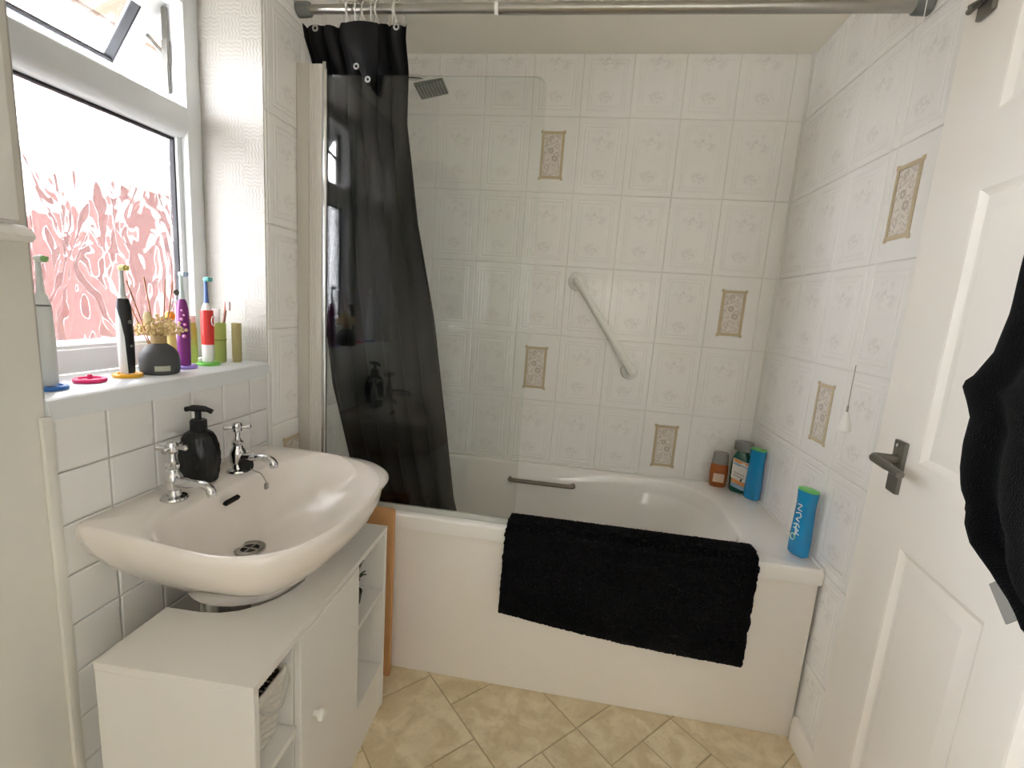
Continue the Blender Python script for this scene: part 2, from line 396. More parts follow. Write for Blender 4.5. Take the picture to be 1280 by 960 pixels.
MB().rbox(0, .010, OY0-.012, OY0+.006, 0, OZ0-.03, .004, 2).build('corner_bead', M['paint'], wall_left)
MB().rbox(0, .009, OY1-.012, OY1+.002, 0, OZ0-.03, .003, 2).build('corner_bead', M['grout'], wall_left)
MB().tube([(WX-.008, -.008, .58), (WX-.008, -.008, CEIL)], .006, 8).build('sealant_bead', M['grout'], wall_right)

# floor tiles: rows and columns of a 45-degree unit grid, s = x+y, d = x-y
U0, V0, UN = .012, 1.210, .2025
laid = [(-3,-1,0,2), (-1,1,1,3), (-1,1,-1,1), (1,3,1,3), (1,3,3,4), (0,1,3,5), (-2,0,3,5), (1,2,4,5), (2,3,4,5), (3,4,3,4), (3,5,4,6), (3,4,5,6), (4,5,4,6), (-3,-1,2,4), (-5,-3,1,3), (-5,-3,-1,1)]
occ = {}; tiles = []
def lay(i0, i1, j0, j1):
    cells = [(i, j) for i in range(i0, i1) for j in range(j0, j1)]
    if any(c in occ for c in cells): return False
    for c in cells: occ[c] = 1
    tiles.append((i0, i1, j0, j1)); return True
for t in laid: lay(*t)
for j in range(-4, 20):
    for i in range(-18, 10):
        if (i, j) in occ: continue
        if (i*7+j*13) % 5 in (0, 2, 3) and lay(i, i+2, j, j+2): continue
        lay(i, i+1, j, j+1)
def clip(poly, ax, val, keep_gt):
    out = []
    for a, b in zip(poly, poly[1:]+poly[:1]):
        ia = (a[ax] > val) == keep_gt; ib = (b[ax] > val) == keep_gt
        if ia: out.append(a)
        if ia != ib:
            t = (val-a[ax])/(b[ax]-a[ax]); out.append((a[0]+(b[0]-a[0])*t, a[1]+(b[1]-a[1])*t))
    return out
for (i0, i1, j0, j1) in tiles:
    g_ = .0032
    P = []
    for s_, d_ in ((U0+UN*i0+g_, V0+UN*j0+g_), (U0+UN*i1-g_, V0+UN*j0+g_), (U0+UN*i1-g_, V0+UN*j1-g_), (U0+UN*i0+g_, V0+UN*j1-g_)):
        P.append(((s_+d_)/2, (s_-d_)/2))
    for ax, v, kg in ((0, .001, True), (0, 1.684, False), (1, -1.95, True), (1, -.682, False)):
        if P: P = clip(P, ax, v, kg)
    if len(P) < 3: continue
    c = (sum(p[0] for p in P)/len(P), sum(p[1] for p in P)/len(P))
    q = [(p[0]-c[0], p[1]-c[1]) for p in P]
    k = .985
    o = MB().loft([[(a, b, -.002) for a, b in q], [(a, b, -.0004) for a, b in q], [(a*k, b*k, 0) for a, b in q]], (False, True)).build('floor_tile', M['vinyl'], floor, smooth=False)
    o.location = (c[0], c[1], 0)

# skirting on the right wall
bb = struct(MB().prism([(0, 0), (-.014, 0), (-.014, .075), (-.010, .084), (0, .086)], 'y', -1.80, -.70).build('baseboard_right', M['door']), 'cream skirting board along right tiled wall')
bb.location = (WX-.006, 0, 0)

# ------------------------------------------------------------------ window
def make_window(name, label, y0, y1, ang, glass):
    win = bpy.data.objects.new(name, None); COL.objects.link(win); struct(win, label); win.location = (-.19, y0, OZ0)
    WW, WH = y1-y0, OZ1-OZ0
    FR = .05; TZ0, TZ1 = .60, .682        # transom
    MB().rbox(-.07, 0, 0, FR, 0, WH, .006).build('frame_jamb', M['upvc'], win)
    MB().rbox(-.07, 0, WW-FR, WW, 0, WH, .006).build('frame_jamb', M['upvc'], win)
    MB().rbox(-.07, .0, FR-.004, WW-FR+.004, 0, .055, .006).build('frame_bottom', M['upvc'], win)
    MB().rbox(-.07, .0, FR-.004, WW-FR+.004, WH-.05, WH, .006).build('frame_head', M['upvc'], win)
    tr = MB().prism([(-.07, TZ0+.004), (-.03, TZ0), (-.012, TZ0+.006), (-.004, TZ0+.016), (0, TZ0+.026), (0, TZ1-.004), (-.004, TZ1), (-.07, TZ1)], 'y', FR-.004, WW-FR+.004).build('transom', M['upvc'], win)
    be = MB()
    be.prism([(-.045, .055), (-.008, .055), (-.010, .062), (-.030, .070), (-.045, .070)], 'y', FR-.002, WW-FR+.002)
    be.box(-.045, -.022, FR, FR+.014, .06, TZ0+.004).box(-.045, -.022, WW-FR-.014, WW-FR, .06, TZ0+.004)
    be.build('glazing_bead', M['upvc'], win)
    MB().box(-.046, -.030, FR+.012, FR+.018, .068, TZ0+.004).box(-.046, -.030, WW-FR-.018, WW-FR-.012, .068, TZ0+.004).box(-.046, -.03, FR+.012, WW-FR-.012, TZ0-.006, TZ0+.005).build('gasket', M['gasket'], win, smooth=False)
    MB().box(-.044, -.038, FR+.006, WW-FR-.006, .062, TZ0+.01).build('window_pane', glass, win, smooth=False)
    # sill board with a rounded nose
    MB().prism([(0, 0), (.188, 0), (.194, -.004), (.196, -.012), (.196, -.040), (.186, -.040), (.186, -.034), (0, -.034)], 'y', .002, WW-.002).build('window_sill', M['upvc'], win)
    # open top-hung sash
    SH = WH-.05-TZ1
    sash = bpy.data.objects.new('sash', None); COL.objects.link(sash); sash.parent = win; sash.location = (-.045, FR, WH-.05); sash.rotation_euler = (0, ang, 0)
    sw = WW-2*FR
    sm = MB().rbox(-.05, 0, 0, .045, -SH, 0, .006).rbox(-.05, 0, sw-.045, sw, -SH, 0, .006).rbox(-.05, 0, .043, sw-.043, -SH, -SH+.045, .006).rbox(-.05, 0, .043, sw-.043, -.045, 0, .006)
    sm.build('sash_frame', M['upvc'], sash)
    MB().box(-.030, -.024, .04, sw-.04, -SH+.04, -.04).build('sash_pane', M['sashglass'], sash, smooth=False)
    MB().box(-.034, -.006, .044, .050, -SH+.045, -.045).box(-.034, -.006, sw-.050, sw-.044, -SH+.045, -.045).box(-.034, -.006, .044, sw-.044, -SH+.043, -SH+.05).build('sash_gasket', M['gasket'], sash, smooth=False)
    MB().rbox(.0, .012, sw*.30-.012, sw*.30+.012, -SH+.008, -SH+.04, .003).tube([(.008, sw*.30, -SH+.024), (.03, sw*.30, -SH+.024), (.034, sw*.30, -SH+.04), (.034, sw*.30, -SH+.12)], [.008, .008, .008, .006], 8).build('sash_handle', M['upvc'], sash)
    # friction stays
    for yy in (FR+.006, WW-FR-.006):
        MB().rbox(-.058, -.042, yy-.004, yy+.004, TZ1+.03, WH-.06, .002, 1).rbox(-.060, -.040, yy-.005, yy+.005, TZ1+.10, TZ1+.16, .002, 1).tube([(-.05, yy, TZ1+.12), (-.13, yy, TZ1+.20)], .006, 6).build('friction_stay', M['dullmetal'], win)
make_window('window_1', 'white plastic window with obscure pane and open top sash', OY0, OY1, R(36), M['obscure'])
make_window('window_2', 'white plastic window beyond the wall cabinet', PY0, PY1, 0, M['sashglass'])

# ------------------------------------------------------------------ outside
gr = struct(MB().box(-14, -.4, -14, 14, -2.7, -2.5).build('ground', mat('pale_paving', (168, 164, 156), .9, vary=(1.5, .12)), smooth=False), 'pale paved ground outside')
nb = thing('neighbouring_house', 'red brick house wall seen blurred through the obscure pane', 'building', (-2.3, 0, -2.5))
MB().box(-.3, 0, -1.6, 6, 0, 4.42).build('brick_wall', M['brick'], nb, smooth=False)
MB().rbox(-.36, .04, -1.65, 6.05, 4.42, 4.47, .01).build('coping', mat('grey_stone_coping', (150, 140, 130), .8, vary=(6, .1)), nb)
ev = thing('house_eaves', 'brown eaves board with gutter outside above the window', 'eaves', (-.295, -1.1, 2.26))
MB().box(-.69, 0, -1.05, 2.6, 0, .02).build('soffit_board', mat('brown_soffit', (96, 78, 64), .7, vary=(5, .1)), ev, smooth=False)
MB().box(-.71, -.69, -1.05, 2.6, -.01, .16).build('fascia_board', mat('brown_fascia', (72, 58, 48), .7, vary=(5, .1)), ev, smooth=False)
MB().tube([(-.765, -1.05, .10), (-.765, 2.6, .10)], .05, 12).build('gutter', mat('dark_gutter', (70, 64, 60), .5, vary=(5, .1)), ev)

# ------------------------------------------------------------------ door
dang = math.atan2(.115, .993)
door = bpy.data.objects.new('door_1', None); COL.objects.link(door); struct(door, 'cream panelled door standing open against tiled wall')
door.location = (1.645, -.885, 0); door.rotation_euler = (0, 0, -dang)
# local: -Y runs from the free edge to the hinge, -X faces the room
DW, DH = .86, 1.985
cols = [(.165, .425), (.515, .745)]; prs = [(.20, .84), (1.02, 1.565), (1.70, 1.90)]
ys = [0, cols[0][0], cols[0][1], cols[1][0], cols[1][1], DW]; zs = [.008, prs[0][0], prs[0][1], prs[1][0], prs[1][1], prs[2][0], prs[2][1], DH]
leaf = MB().box(.010, .036, -DW, 0, .008, DH)
for a, b in ((0, 1), (2, 3), (4, 5)): leaf.box(0, .012, -ys[b], -ys[a], .008, DH)
for a, b in ((0, 1), (2, 3), (4, 5), (6, 7)):
    for p, q in cols: leaf.box(0, .012, -q-.001, -p+.001, zs[a], zs[b])
leaf.build('door_leaf', M['door'], door, smooth=False)
for p, q in cols:
    for z0, z1 in prs:
        def rr(i, x): return [(x, -q+i, z0+i), (x, -p-i, z0+i), (x, -p-i, z1-i), (x, -q+i, z1-i)]
        MB().loft([rr(-.001, .0), rr(.004, .001), rr(.010, .006), rr(.018, .0095), rr(.024, .0095), rr(.044, .003), rr(.048, .003)], (False, True)).build('door_panel', M['door'], door, smooth=True, ang=20)
hd = MB().rbox(-.009, .0, -.128, -.086, .938, 1.055, .003).build('door_handle', M['dullmetal'], door)
MB().tube(smooth_path([(-.004, -.107, 1.012), (-.030, -.107, 1.012), (-.052, -.110, 1.012), (-.055, -.135, 1.012), (-.053, -.180, 1.010), (-.050, -.215, 1.006)], 5), [.011]*10+[.0095]*10+[.008]*6, 10).build('lever', M['dullmetal'], hd)
MB().lathe([(.0001, -.004), (.004, -.004), (.004, .001)], 10).xf(Matrix.Translation((-.009, -.107, 1.045)) @ Matrix.Rotation(R(90), 4, 'Y')).lathe([(.0001, -.004), (.004, -.004), (.004, .001)], 10).build('screw', M['chrome'], hd)
bt = MB().rbox(-.010, 0, -.10, -.055, 1.905, 1.965, .002).build('door_bolt', M['dullmetal'], door)
MB().tube([(-.014, -.095, 1.935), (-.014, -.035, 1.935)], .006, 8).build('bolt_bar', M['dullmetal'], bt)
MB().tube([(-.014, -.075, 1.935), (-.032, -.075, 1.922)], [.004, .006], 8).build('bolt_knob', M['dullmetal'], bt)
# hook and towel on the door
hk = thing('door_hook', 'chrome coat hook on the panelled door holding a black towel', 'hook', (1.645, -.885, 0), -dang)
MB().rbox(-.006, 0, -.62, -.58, 1.66, 1.74, .003).build('plate', M['chrome'], hk)
MB().tube(smooth_path([(-.004, -.60, 1.70), (-.03, -.60, 1.69), (-.055, -.60, 1.70), (-.06, -.60, 1.725)], 5), .006, 8).build('prong', M['chrome'], hk)
tw = thing('black_towel', 'thick black towel hanging in folds on the open door', 'towel', (1.645, -.885, 0), -dang)
edge = [(.917, .60), (.930, .546), (.949, .511), (.970, .450), (.987, .397), (1.006, .376), (1.034, .372), (1.050, .352), (1.065, .343), (1.11, .336), (1.158, .338), (1.185, .318), (1.207, .299), (1.221, .322), (1.265, .356), (1.329, .370), (1.44, .371), (1.515, .373), (1.60, .43), (1.68, .54), (1.72, .575)]
far = [(.80, .78), (1.2, .80), (1.5, .76), (1.62, .70), (1.72, .625)]
def towel_mesh(z_lo, z_hi, shift, off, seed, nu=46, nv=90):
    v = []; f = []
    for k in range(nv+1):
        z = lerp(z_lo, z_hi, k/nv)
        a = interp(edge, z) + shift; b = max(interp(far, z), a+.03)
        for i in range(nu+1):
            t = i/nu; y = lerp(a, b, t); amp = interp([(.9, 1.0), (1.4, 1.0), (1.72, .25)], z)
            d = .015*math.sin(t*17+seed+.9*math.sin(z*6))+.007*math.sin(t*31+z*9+seed*2)+.004*math.sin(z*23+t*5)
            zz = z
            if k == 0: zz = z
            env = min(1, t*6); d *= .8
            x = -(off + .026*env*amp + d*amp*env)
            v.append((x, -y, zz - .10*t*max(0, 1-k/nv*3)))
    for k in range(nv):
        for i in range(nu): a = k*(nu+1)+i; f.append((a, a+1, a+nu+2, a+nu+1))
    return MB().add(v, f)
o = towel_mesh(.917, 1.72, 0, .024, .4).build('towel_cloth', M['towel'], tw, ang=180)
md = o.modifiers.new('thickness', 'SOLIDIFY'); md.thickness = .008; md.offset = 1
def tag_pt(a, z, off): return (-off, -a, z)
q = [(.482, .930), (.512, .962), (.556, .930), (.526, .895)]
MB().loft([[tag_pt(a, z, .046) for a, z in q], [tag_pt(a, z, .048) for a, z in q]]).build('care_tag', M['tag'], tw, smooth=False)

# ------------------------------------------------------------------ bath
BD, RIM = .697, .580
bath = thing('bathtub', 'white built-in bath with plain front panel and grab handle', 'bathtub', (0, 0, 0))
def bath_mesh():
    N = 128; c = (.80, -.345)
    outer = [(.007, -BD), (1.692, -BD), (1.692, -.009), (.007, -.009)]
    opening = rrect(.075, 1.515, -.632, -.055, (.16, .15, .24, .16), 12)
    floorp = rrect(.17, 1.16, -.53, -.165, (.13, .15, .15, .13), 10)
    angs = sorted([2*PI*i/N for i in range(N)] + [math.atan2(p[1]-c[1], p[0]-c[0]) % (2*PI) for p in outer])
    ro = [ray_poly(outer, c, a) for a in angs]; rp = [ray_poly(opening, c, a) for a in angs]; rf = [ray_poly(floorp, c, a) for a in angs]
    ring = lambda rs, z, d=0: [(c[0]+(r-d)*math.cos(a), c[1]+(r-d)*math.sin(a), z) for r, a in zip(rs, angs)]
    def mixr(t): return [lerp(p, q, t) for p, q in zip(rp, rf)]
    rings = [ring(ro, .530, .012), ring(ro, .530), ring(ro, .532), ring(ro, RIM-.010), ring(ro, RIM-.004, .002), ring(ro, RIM, .008)]
    rings += [ring(rp, RIM-.001, -.010), ring(rp, RIM-.004), ring(rp, RIM-.012, .006), ring(rp, RIM-.060, .012), ring(rp, RIM-.072, .018)]
    for t, z in ((.16, .47), (.30, .40), (.46, .32), (.62, .25), (.76, .205), (.9, .182), (1.0, .175)): rings.append(ring(mixr(t), z))
    rings.append(ring([r*.5 for r in rf], .172)); rings.append(ring([r*.05 for r in rf], .170))
    return MB().loft(rings, (False, True))
bath_mesh().build('bath_shell', M['acrylic'], bath, ang=50)
MB().rbox(.008, 1.686, -.690, -.674, .0006, .528, .002).build('front_panel', M['panel'], bath)
MB().box(.0, 1.7, -.674, -.64, .0, .02).build('panel_batten', M['wood'], bath, smooth=False)
gh = MB().tube(smooth_path([(.662, -.050, .508), (.662, -.078, .508), (.675, -.090, .508), (.80, -.092, .508), (.935, -.090, .508), (.948, -.078, .508), (.948, -.050, .508)], 6), .0095, 12).build('grip_handle', M['nickel'], bath)
for xx in (.662, .948):
    MB().lathe([(.016, -.006), (.016, 0), (.013, .004)], 16).xf(Matrix.Translation((xx, -.053, .508)) @ Matrix.Rotation(R(90), 4, 'X')).build('handle_rose', M['nickel'], gh)
MB().tube([(.012, -.014, RIM+.001), (WX-.014, -.014, RIM+.001), (WX-.014, -BD+.004, RIM+.001)], .006, 6).build('sealant', M['wplastic'], bath)
MB().lathe([(.03, 0), (.03, .003), (.022, .005), (.018, .002)], 20, (.30, -.345)).xf(Matrix.Translation((0, 0, .172))).build('bath_waste', M['chrome'], bath)

# wooden board stored between the basin unit and the bath
MB().rbox(.10, .376, -.742, -.722, .001, .612, .008).build('wooden_board', M['wood'])
tag(bpy.data.objects['wooden_board'], 'pale wooden board stood on edge between white unit and bath', 'board')

# bath mat draped over the front rim
def mat_mesh():
    N, K = 280, 130; v = []; f = []
    for i in range(N+1):
        t = i/N; zb = lerp(.296, .240, t) - .012*math.sin(PI*t)
        xl = lerp(.745, 1.500, t)
        path = smooth_path([(-.618, .44), (-.622, .55), (-.630, .588), (-.655, .597), (-.690, .596), (-.711, .580), (-.714, .52), (-.713, (.52+zb)/2), (-.711, zb)], 8)
        for k in range(K+1):
            s = k/K*(len(path)-1); j = min(int(s), len(path)-2); p = path[j]*(1-(s-j))+path[j+1]*(s-j)
            x = xl + (t-.5)*0 + lerp(.006, -.014, k/K)*(1-t) + lerp(0, .0, k/K)*t
            if t > .95 and .30 < k/K < .62: x -= .012*(t-.95)/.05*math.sin(PI*(k/K-.30)/.32)*0
            h = .0026*math.sin(x*2*PI/.0135)*math.sin(s*2*PI/1.05)+random.uniform(-.0009, .0009)
            v.append((x+random.uniform(-.0006, .0006), p[0]+h, p[1]+h*(1 if k < K*.6 else .2)))
    for i in range(N):
        for k in range(K): a = i*(K+1)+k; f.append((a, a+1, a+K+2, a+K+1))
    return MB().add(v, f)
bm_ = mat_mesh().build('bath_mat', M['chenille'], ang=180)
md = bm_.modifiers.new('thickness', 'SOLIDIFY'); md.thickness = .010; md.offset = 1
tag(bm_, 'black chenille bath mat draped over the front rim of the bath', 'bath mat')

# ------------------------------------------------------------------ shower screen
SY = -.668
sc = thing('shower_screen', 'clear frameless glass shower screen standing on the bath rim', 'shower screen', (0, SY, RIM))
SX0, SX1, ST = .092, .757, 1.922-RIM
pane = rrect(SX0, SX1, .016, ST, (.002, .002, .035, .002), 6)
MB().prism(pane, 'y', -.003, .003).build('glass_pane', M['screen'], sc, smooth=False)
MB().rbox(.006, .045, -.012, .012, .003, ST+.03, .002).build('wall_channel', mat('cream_aluminium', (196, 192, 184), .4, vary=(10, .03)), sc)
pr = MB().rbox(.045, .086, -.010, .010, .003, ST+.028, .002)
for k in range(4): pr.tube([(.051+.009*k, -.010, .006), (.051+.009*k, -.010, ST+.024)], .0028, 6)
pr.build('ribbed_profile', mat('white_aluminium', (214, 210, 204), .35, vary=(10, .03)), sc)
MB().tube([(.093, -.003, .003), (.093, -.003, ST+.018)], .0085, 12).build('hinge_post', M['chrome'], sc)
MB().rbox(.088, .100, -.011, .006, ST+.012, ST+.034, .003).build('post_cap', M['chrome'], sc)
MB().rbox(SX0, SX1-.002, -.006, .006, .001, .020, .002).build('bottom_seal', mat('clear_seal', (190, 194, 190), .2, vary=(10, .03)), sc)

# ------------------------------------------------------------------ curtain rod, curtain
RZ, RY = 2.093, -.668
rod = thing('curtain_rod', 'chrome telescopic shower curtain rod spanning wall to wall', 'curtain rod', (0, RY, RZ))
MB().tube([(.012, 0, .006), (.78, 0, .002)], .0125, 16).build('inner_tube', M['steel'], rod)
MB().tube([(.60, 0, .002), (1.688, 0, -.004)], .0150, 16).build('outer_tube', M['steel'], rod)
MB().tube([(.596, 0, .002), (.606, 0, .002)], .0165, 16).build('tube_collar', M['wplastic'], rod)
for x0, x1, dz in ((.007, .045, .006), (1.655, 1.693, -.004)):
    MB().tube([(x0, 0, dz), (lerp(x0, x1, .9), 0, dz), (x1, 0, dz)] if x0 < 1 else [(x1, 0, dz), (lerp(x1, x0, .9), 0, dz), (x0, 0, dz)], [.021, .020, .017], 16).build('end_cap', M['greycap'], rod)
cu = thing('shower_curtain', 'black shower curtain bunched at the wall end of the rod', 'shower curtain', (0, RY, 0))
redge = [(.20, .60), (.575, .550), (.855, .508), (1.223, .450), (1.518, .384), (1.809, .340), (2.084, .345)]
ledge = [(.20, .30), (.45, .22), (.714, .148), (.978, .082), (1.30, .045), (1.98, .028), (2.084, .010)]
def cur_y(z): return interp([(.2, .16), (.56, .085), (.62, .060), (1.75, .045), (1.95, .035), (2.02, .0), (2.1, .0)], z)
def curtain_mesh():
    nu, nv = 150, 90; v = []; f = []
    for k in range(nv+1):
        z = lerp(.30, 2.062, k/nv); a, b = interp(ledge, z), interp(redge, z)
        for i in range(nu+1):
            t = i/nu; fold = math.sin(t*2*PI*6.5+.5*math.sin(z*2)); amp = interp([(.3, .010), (1.2, .007), (1.9, .008), (2.06, .010)], z)
            droop = .010*abs(math.sin(t*PI*5.0)) if k == nv else (.010*abs(math.sin(t*PI*5.0)))*max(0, (z-1.95)/.11)
            v.append((lerp(a, b, t)+.006*math.cos(t*2*PI*6.5), cur_y(z)+amp*fold, z-droop))
    for k in range(nv):
        for i in range(nu): a = k*(nu+1)+i; f.append((a, a+1, a+nu+2, a+nu+1))
    return MB().add(v, f)
cl = curtain_mesh().build('curtain_fabric', M['curtain'], cu, ang=180)
# corner folded over the top of the glass
def flap():
    nu, nv = 14, 14; v = []; f = []
    for k in range(nv+1):
        s = k/nv
        for i in range(nu+1):
            t = i/nu; w = lerp(.105, .030, s**1.6); x = lerp(.215, .245, s)+(t-.5)*w
            v.append((x, -.030-.012*math.sin(t*PI)-.006*math.sin(s*5), lerp(2.045, 1.876, s)+.016*abs(t-.5)*2*s))
    for k in range(nv):
        for i in range(nu): a = k*(nu+1)+i; f.append((a, a+1, a+nu+2, a+nu+1))
    return MB().add(v, f)
fl = flap().build('folded_corner', M['curtain'], cu, ang=180)
eye = mat('white_eyelet', (170, 172, 170), .35, vary=(20, .03))
def ringmesh(r, rt, n=20): return MB().tube([(r*math.cos(2*PI*i/n), 0, r*math.sin(2*PI*i/n)) for i in range(n)], rt, 6, closed=True)
for x, y, z in ((.067, -.014, 2.042), (.167, -.014, 2.042), (.315, -.014, 2.044)):
    e = ringmesh(.007, .0026).build('eyelet', eye, cu); e.location = (x, y, z)
for x, z in ((.212, 1.926), (.247, 1.892)):
    e = ringmesh(.0065, .0024).build('eyelet', eye, fl); e.location = (x, -.046, z)
ringm = mat('clear_plastic_ring', (206, 206, 200), .25, vary=(20, .03))
for k, x in enumerate((.160, .176, .188, .222, .236, .262, .300, .318)):
    e = ringmesh(.027, .0022, 24).build('curtain_ring', ringm, cu); e.location = (x, 0, RZ-.010+.004); e.rotation_euler = (0, 0, R(90+(-1)**k*16))

# ------------------------------------------------------------------ shower head
sh = thing('rain_shower', 'square chrome rain shower head with dark nozzles on a wall arm', 'shower head', (.316, -.36, 2.019))
X_, Z_ = Vector((.967, .072, .243)).normalized(), Vector((-.246, .044, .968)).normalized()
Y_ = Z_.cross(X_); HM = Matrix((X_, Y_, Z_)).transposed(); sh.rotation_euler = HM.to_euler()
MB().rbox(-.053, .053, -.053, .053, 0, .010, .003).build('head_plate', M['chrome'], sh)
MB().rbox(-.050, .050, -.050, .050, -.003, .001, .002).build('nozzle_face', mat('grey_rubber_face', (92, 94, 92), .5, vary=(30, .1)), sh)
nz = MB()
for i in range(8):
    for j in range(8): nz.lathe([(.0035, -.0065), (.0042, -.002)], 6, (-.040+.0114*i, -.040+.0114*j))
nz.build('nozzles', mat('pale_nozzle', (150, 152, 148), .5, vary=(30, .1)), sh, kind='stuff')
MB().sphere((0, 0, .018), .014, 12, 8).build('swivel_joint', M['chrome'], sh)
HI = HM.inverted()
def loc(x, y, z): return tuple(HI @ Vector((x, y, z)))
MB().tube(smooth_path([loc(-.004, .012, .014), loc(-.02, .026, .034), loc(-.08, .03, .05), loc(-.300, .03, .05)], 5), .010, 10).build('arm', M['chrome'], sh)
MB().tube([loc(-.309, .03, .05), loc(-.300, .03, .05)], .028, 16).build('wall_rose', M['chrome'], sh)

# ------------------------------------------------------------------ grab bar
gb = thing('grab_bar', 'white plastic grab bar fixed diagonally on the tiled wall', 'grab bar', (0, -.006, 0))
A, B = Vector((.884, 0, 1.409)), Vector((1.146, 0, 1.042)); D = (B-A).normalized()
o_ = Vector((0, -.058, 0))
MB().tube(smooth_path([A+Vector((0, -.004, 0)), A+o_*.7, A+o_*.95+D*.018, A+o_+D*.045, (A+B)/2+o_, B+o_-D*.045, B+o_*.95-D*.018, B+o_*.7, B+Vector((0, -.004, 0))], 6), .0165, 14).build('bar_tube', M['wplastic'], gb)
for p in (A, B):
    MB().lathe([(.040, 0), (.040, .004), (.037, .008), (.024, .011), (.0165, .018)], 28).xf(Matrix.Translation(p) @ Matrix.Rotation(R(90), 4, 'X')).build('flange', M['wplastic'], gb)

# ------------------------------------------------------------------ pull cord
pc = thing('light_pull_cord', 'white light pull cord with small bell knob beside the door', 'pull cord', (1.60, -.82, 1.03))
MB().lathe([(.0001, 0), (.015, .001), (.0165, .006), (.013, .018), (.007, .040), (.0045, .050), (.0001, .051)], 18).build('bell_knob', M['wplastic'], pc)
MB().tube([(0, 0, .050), (.0, 0, .066)], .0028, 6).build('cord_knot', mat('grey_cord', (150, 146, 140), .7, vary=(60, .1)), pc)
MB().tube([(0, 0, .060), (.0, 0, .17)], .0011, 6).build('cord', mat('grey_cord', (150, 146, 140)), pc)
MB().tube([(0, 0, .17), (.0, 0, CEIL-1.03-.035)], .0011, 6).build('cord', mat('pale_cord', (240, 239, 236), .7, vary=(60, .02)), pc)
MB().lathe([(.03, CEIL-1.03-.04), (.04, CEIL-1.03-.02), (.042, CEIL-1.03-.0005)], 24).build('ceiling_switch', M['wplastic'], pc)

# ------------------------------------------------------------------ hall globe, added fill strip, ceiling lamp (behind the viewer, mirrored in the screen)
MB().lathe([(.06, -.0005), (.06, -.03), (.02, -.035), (.02, -.06)], 24).build('lamp_rose', M['wplastic'], hl)
MB().sphere((0, 0, -.20), .15, 28, 18).build('lamp_globe', mat('opal_globe', (240, 238, 232), .4, vary=(10, .02)), hl)
wla = thing('added_fill_strip', 'added opal strip giving fill light from the unseen rear wall', 'lamp', (1.25, YR, 1.40))  # added out of view: glowing strip that brightens the room from behind
MB().rbox(-.33, .33, .0, .03, -.05, .05, .004).build('fill_backplate', M['wplastic'], wla)
MB().tube([(-.30, .075, 0), (.30, .075, 0)], .045, 20).build('fill_tube', mat('fill_glow_opal', (255, 250, 244), .5, emit=1.9), wla)
la = thing('ceiling_lamp', 'round flush white ceiling lamp, switched off', 'lamp', (.52, -1.70, CEIL))
MB().lathe([(.17, -.002), (.17, -.02), (.16, -.024)], 40).build('lamp_base', M['wplastic'], la)
MB().lathe([(.158, -.022), (.155, -.045), (.13, -.070), (.08, -.085), (.001, -.090)], 40).build('lamp_diffuser', mat('opal_diffuser', (226, 222, 212), .4, vary=(10, .03)), la)

# ------------------------------------------------------------------ bottles on the bath corner
def ell(rx, ry, z, n=28, p=2.4, tx=0, ty=0):
    out = []
    for i in range(n):
        a = 2*PI*i/n; c, s = math.cos(a), math.sin(a)
        out.append((tx+rx*abs(c)**(2/p)*(1 if c >= 0 else -1), ty+ry*abs(s)**(2/p)*(1 if s >= 0 else -1), z))
    return out
def facing(x, y): return math.atan2(-2.0881-y, .907-x)+PI/2   # local -Y towards the viewer's side of the room
ob = thing('body_wash_bottle', 'small amber body wash bottle with clear tapered cap in bath corner', 'bottle', (1.560, -.058, RIM), facing(1.56, -.058)+R(8))
MB().loft([ell(.028, .017, .001), ell(.033, .019, .006), ell(.036, .020, .035), ell(.036, .020, .075), ell(.034, .019, .098), ell(.031, .018, .102)]).build('bottle_body', mat('amber_liquid', (196, 112, 58), .15, trans=.45, vary=(20, .1)), ob)
MB().loft([ell(.032, .0185, .102), ell(.0335, .0185, .106), ell(.029, .017, .150), ell(.027, .016, .153)]).build('cap', mat('clear_grey_cap', (186, 184, 180), .15, trans=.5, vary=(20, .05)), ob)
MB().rbox(-.022, .022, -.0212, -.0190, .024, .062, .001).build('label_print', mat('pale_label', (214, 190, 168), .4, vary=(90, .16)), ob)
gb2 = thing('shower_gel_bottle', 'dark green shower gel bottle with white and orange label', 'bottle', (1.632, -.098, RIM), facing(1.632, -.098)+R(-6))
MB().loft([ell(.030, .019, .001), ell(.036, .022, .008), ell(.038, .023, .06), ell(.038, .023, .12), ell(.034, .021, .150), ell(.024, .017, .172), ell(.018, .014, .180)]).build('bottle_body', mat('dark_green_gel', (18, 84, 72), .12, coat=.5, vary=(20, .1)), gb2)
MB().loft([ell(.030, .020, .178), ell(.036, .022, .184), ell(.036, .022, .214), ell(.034, .021, .219)]).build('cap', mat('grey_translucent_cap', (150, 154, 150), .2, trans=.3, vary=(20, .05)), gb2)
def label_band(parent, z0, z1, m, name, y=-.0243, w=.030, sk=.010):
    return MB().loft([[(-w, y+.004, z0+sk), (-w*.4, y, z0+sk*.6), (w*.4, y, z0), (w, y+.004, z0-sk*.4), (w, y+.004, z1-sk*.4), (w*.4, y, z1), (-w*.4, y, z1+sk*.6), (-w, y+.004, z1+sk)],
                      [(-w, y+.005, z0+sk), (-w*.4, y+.001, z0+sk*.6), (w*.4, y+.001, z0), (w, y+.005, z0-sk*.4), (w, y+.005, z1-sk*.4), (w*.4, y+.001, z1), (-w*.4, y+.001, z1+sk*.6), (-w, y+.005, z1+sk)]]).build(name, m, parent, smooth=False)
wl = label_band(gb2, .052, .138, mat('white_label', (232, 228, 220), .4, vary=(60, .03)), 'front_label')
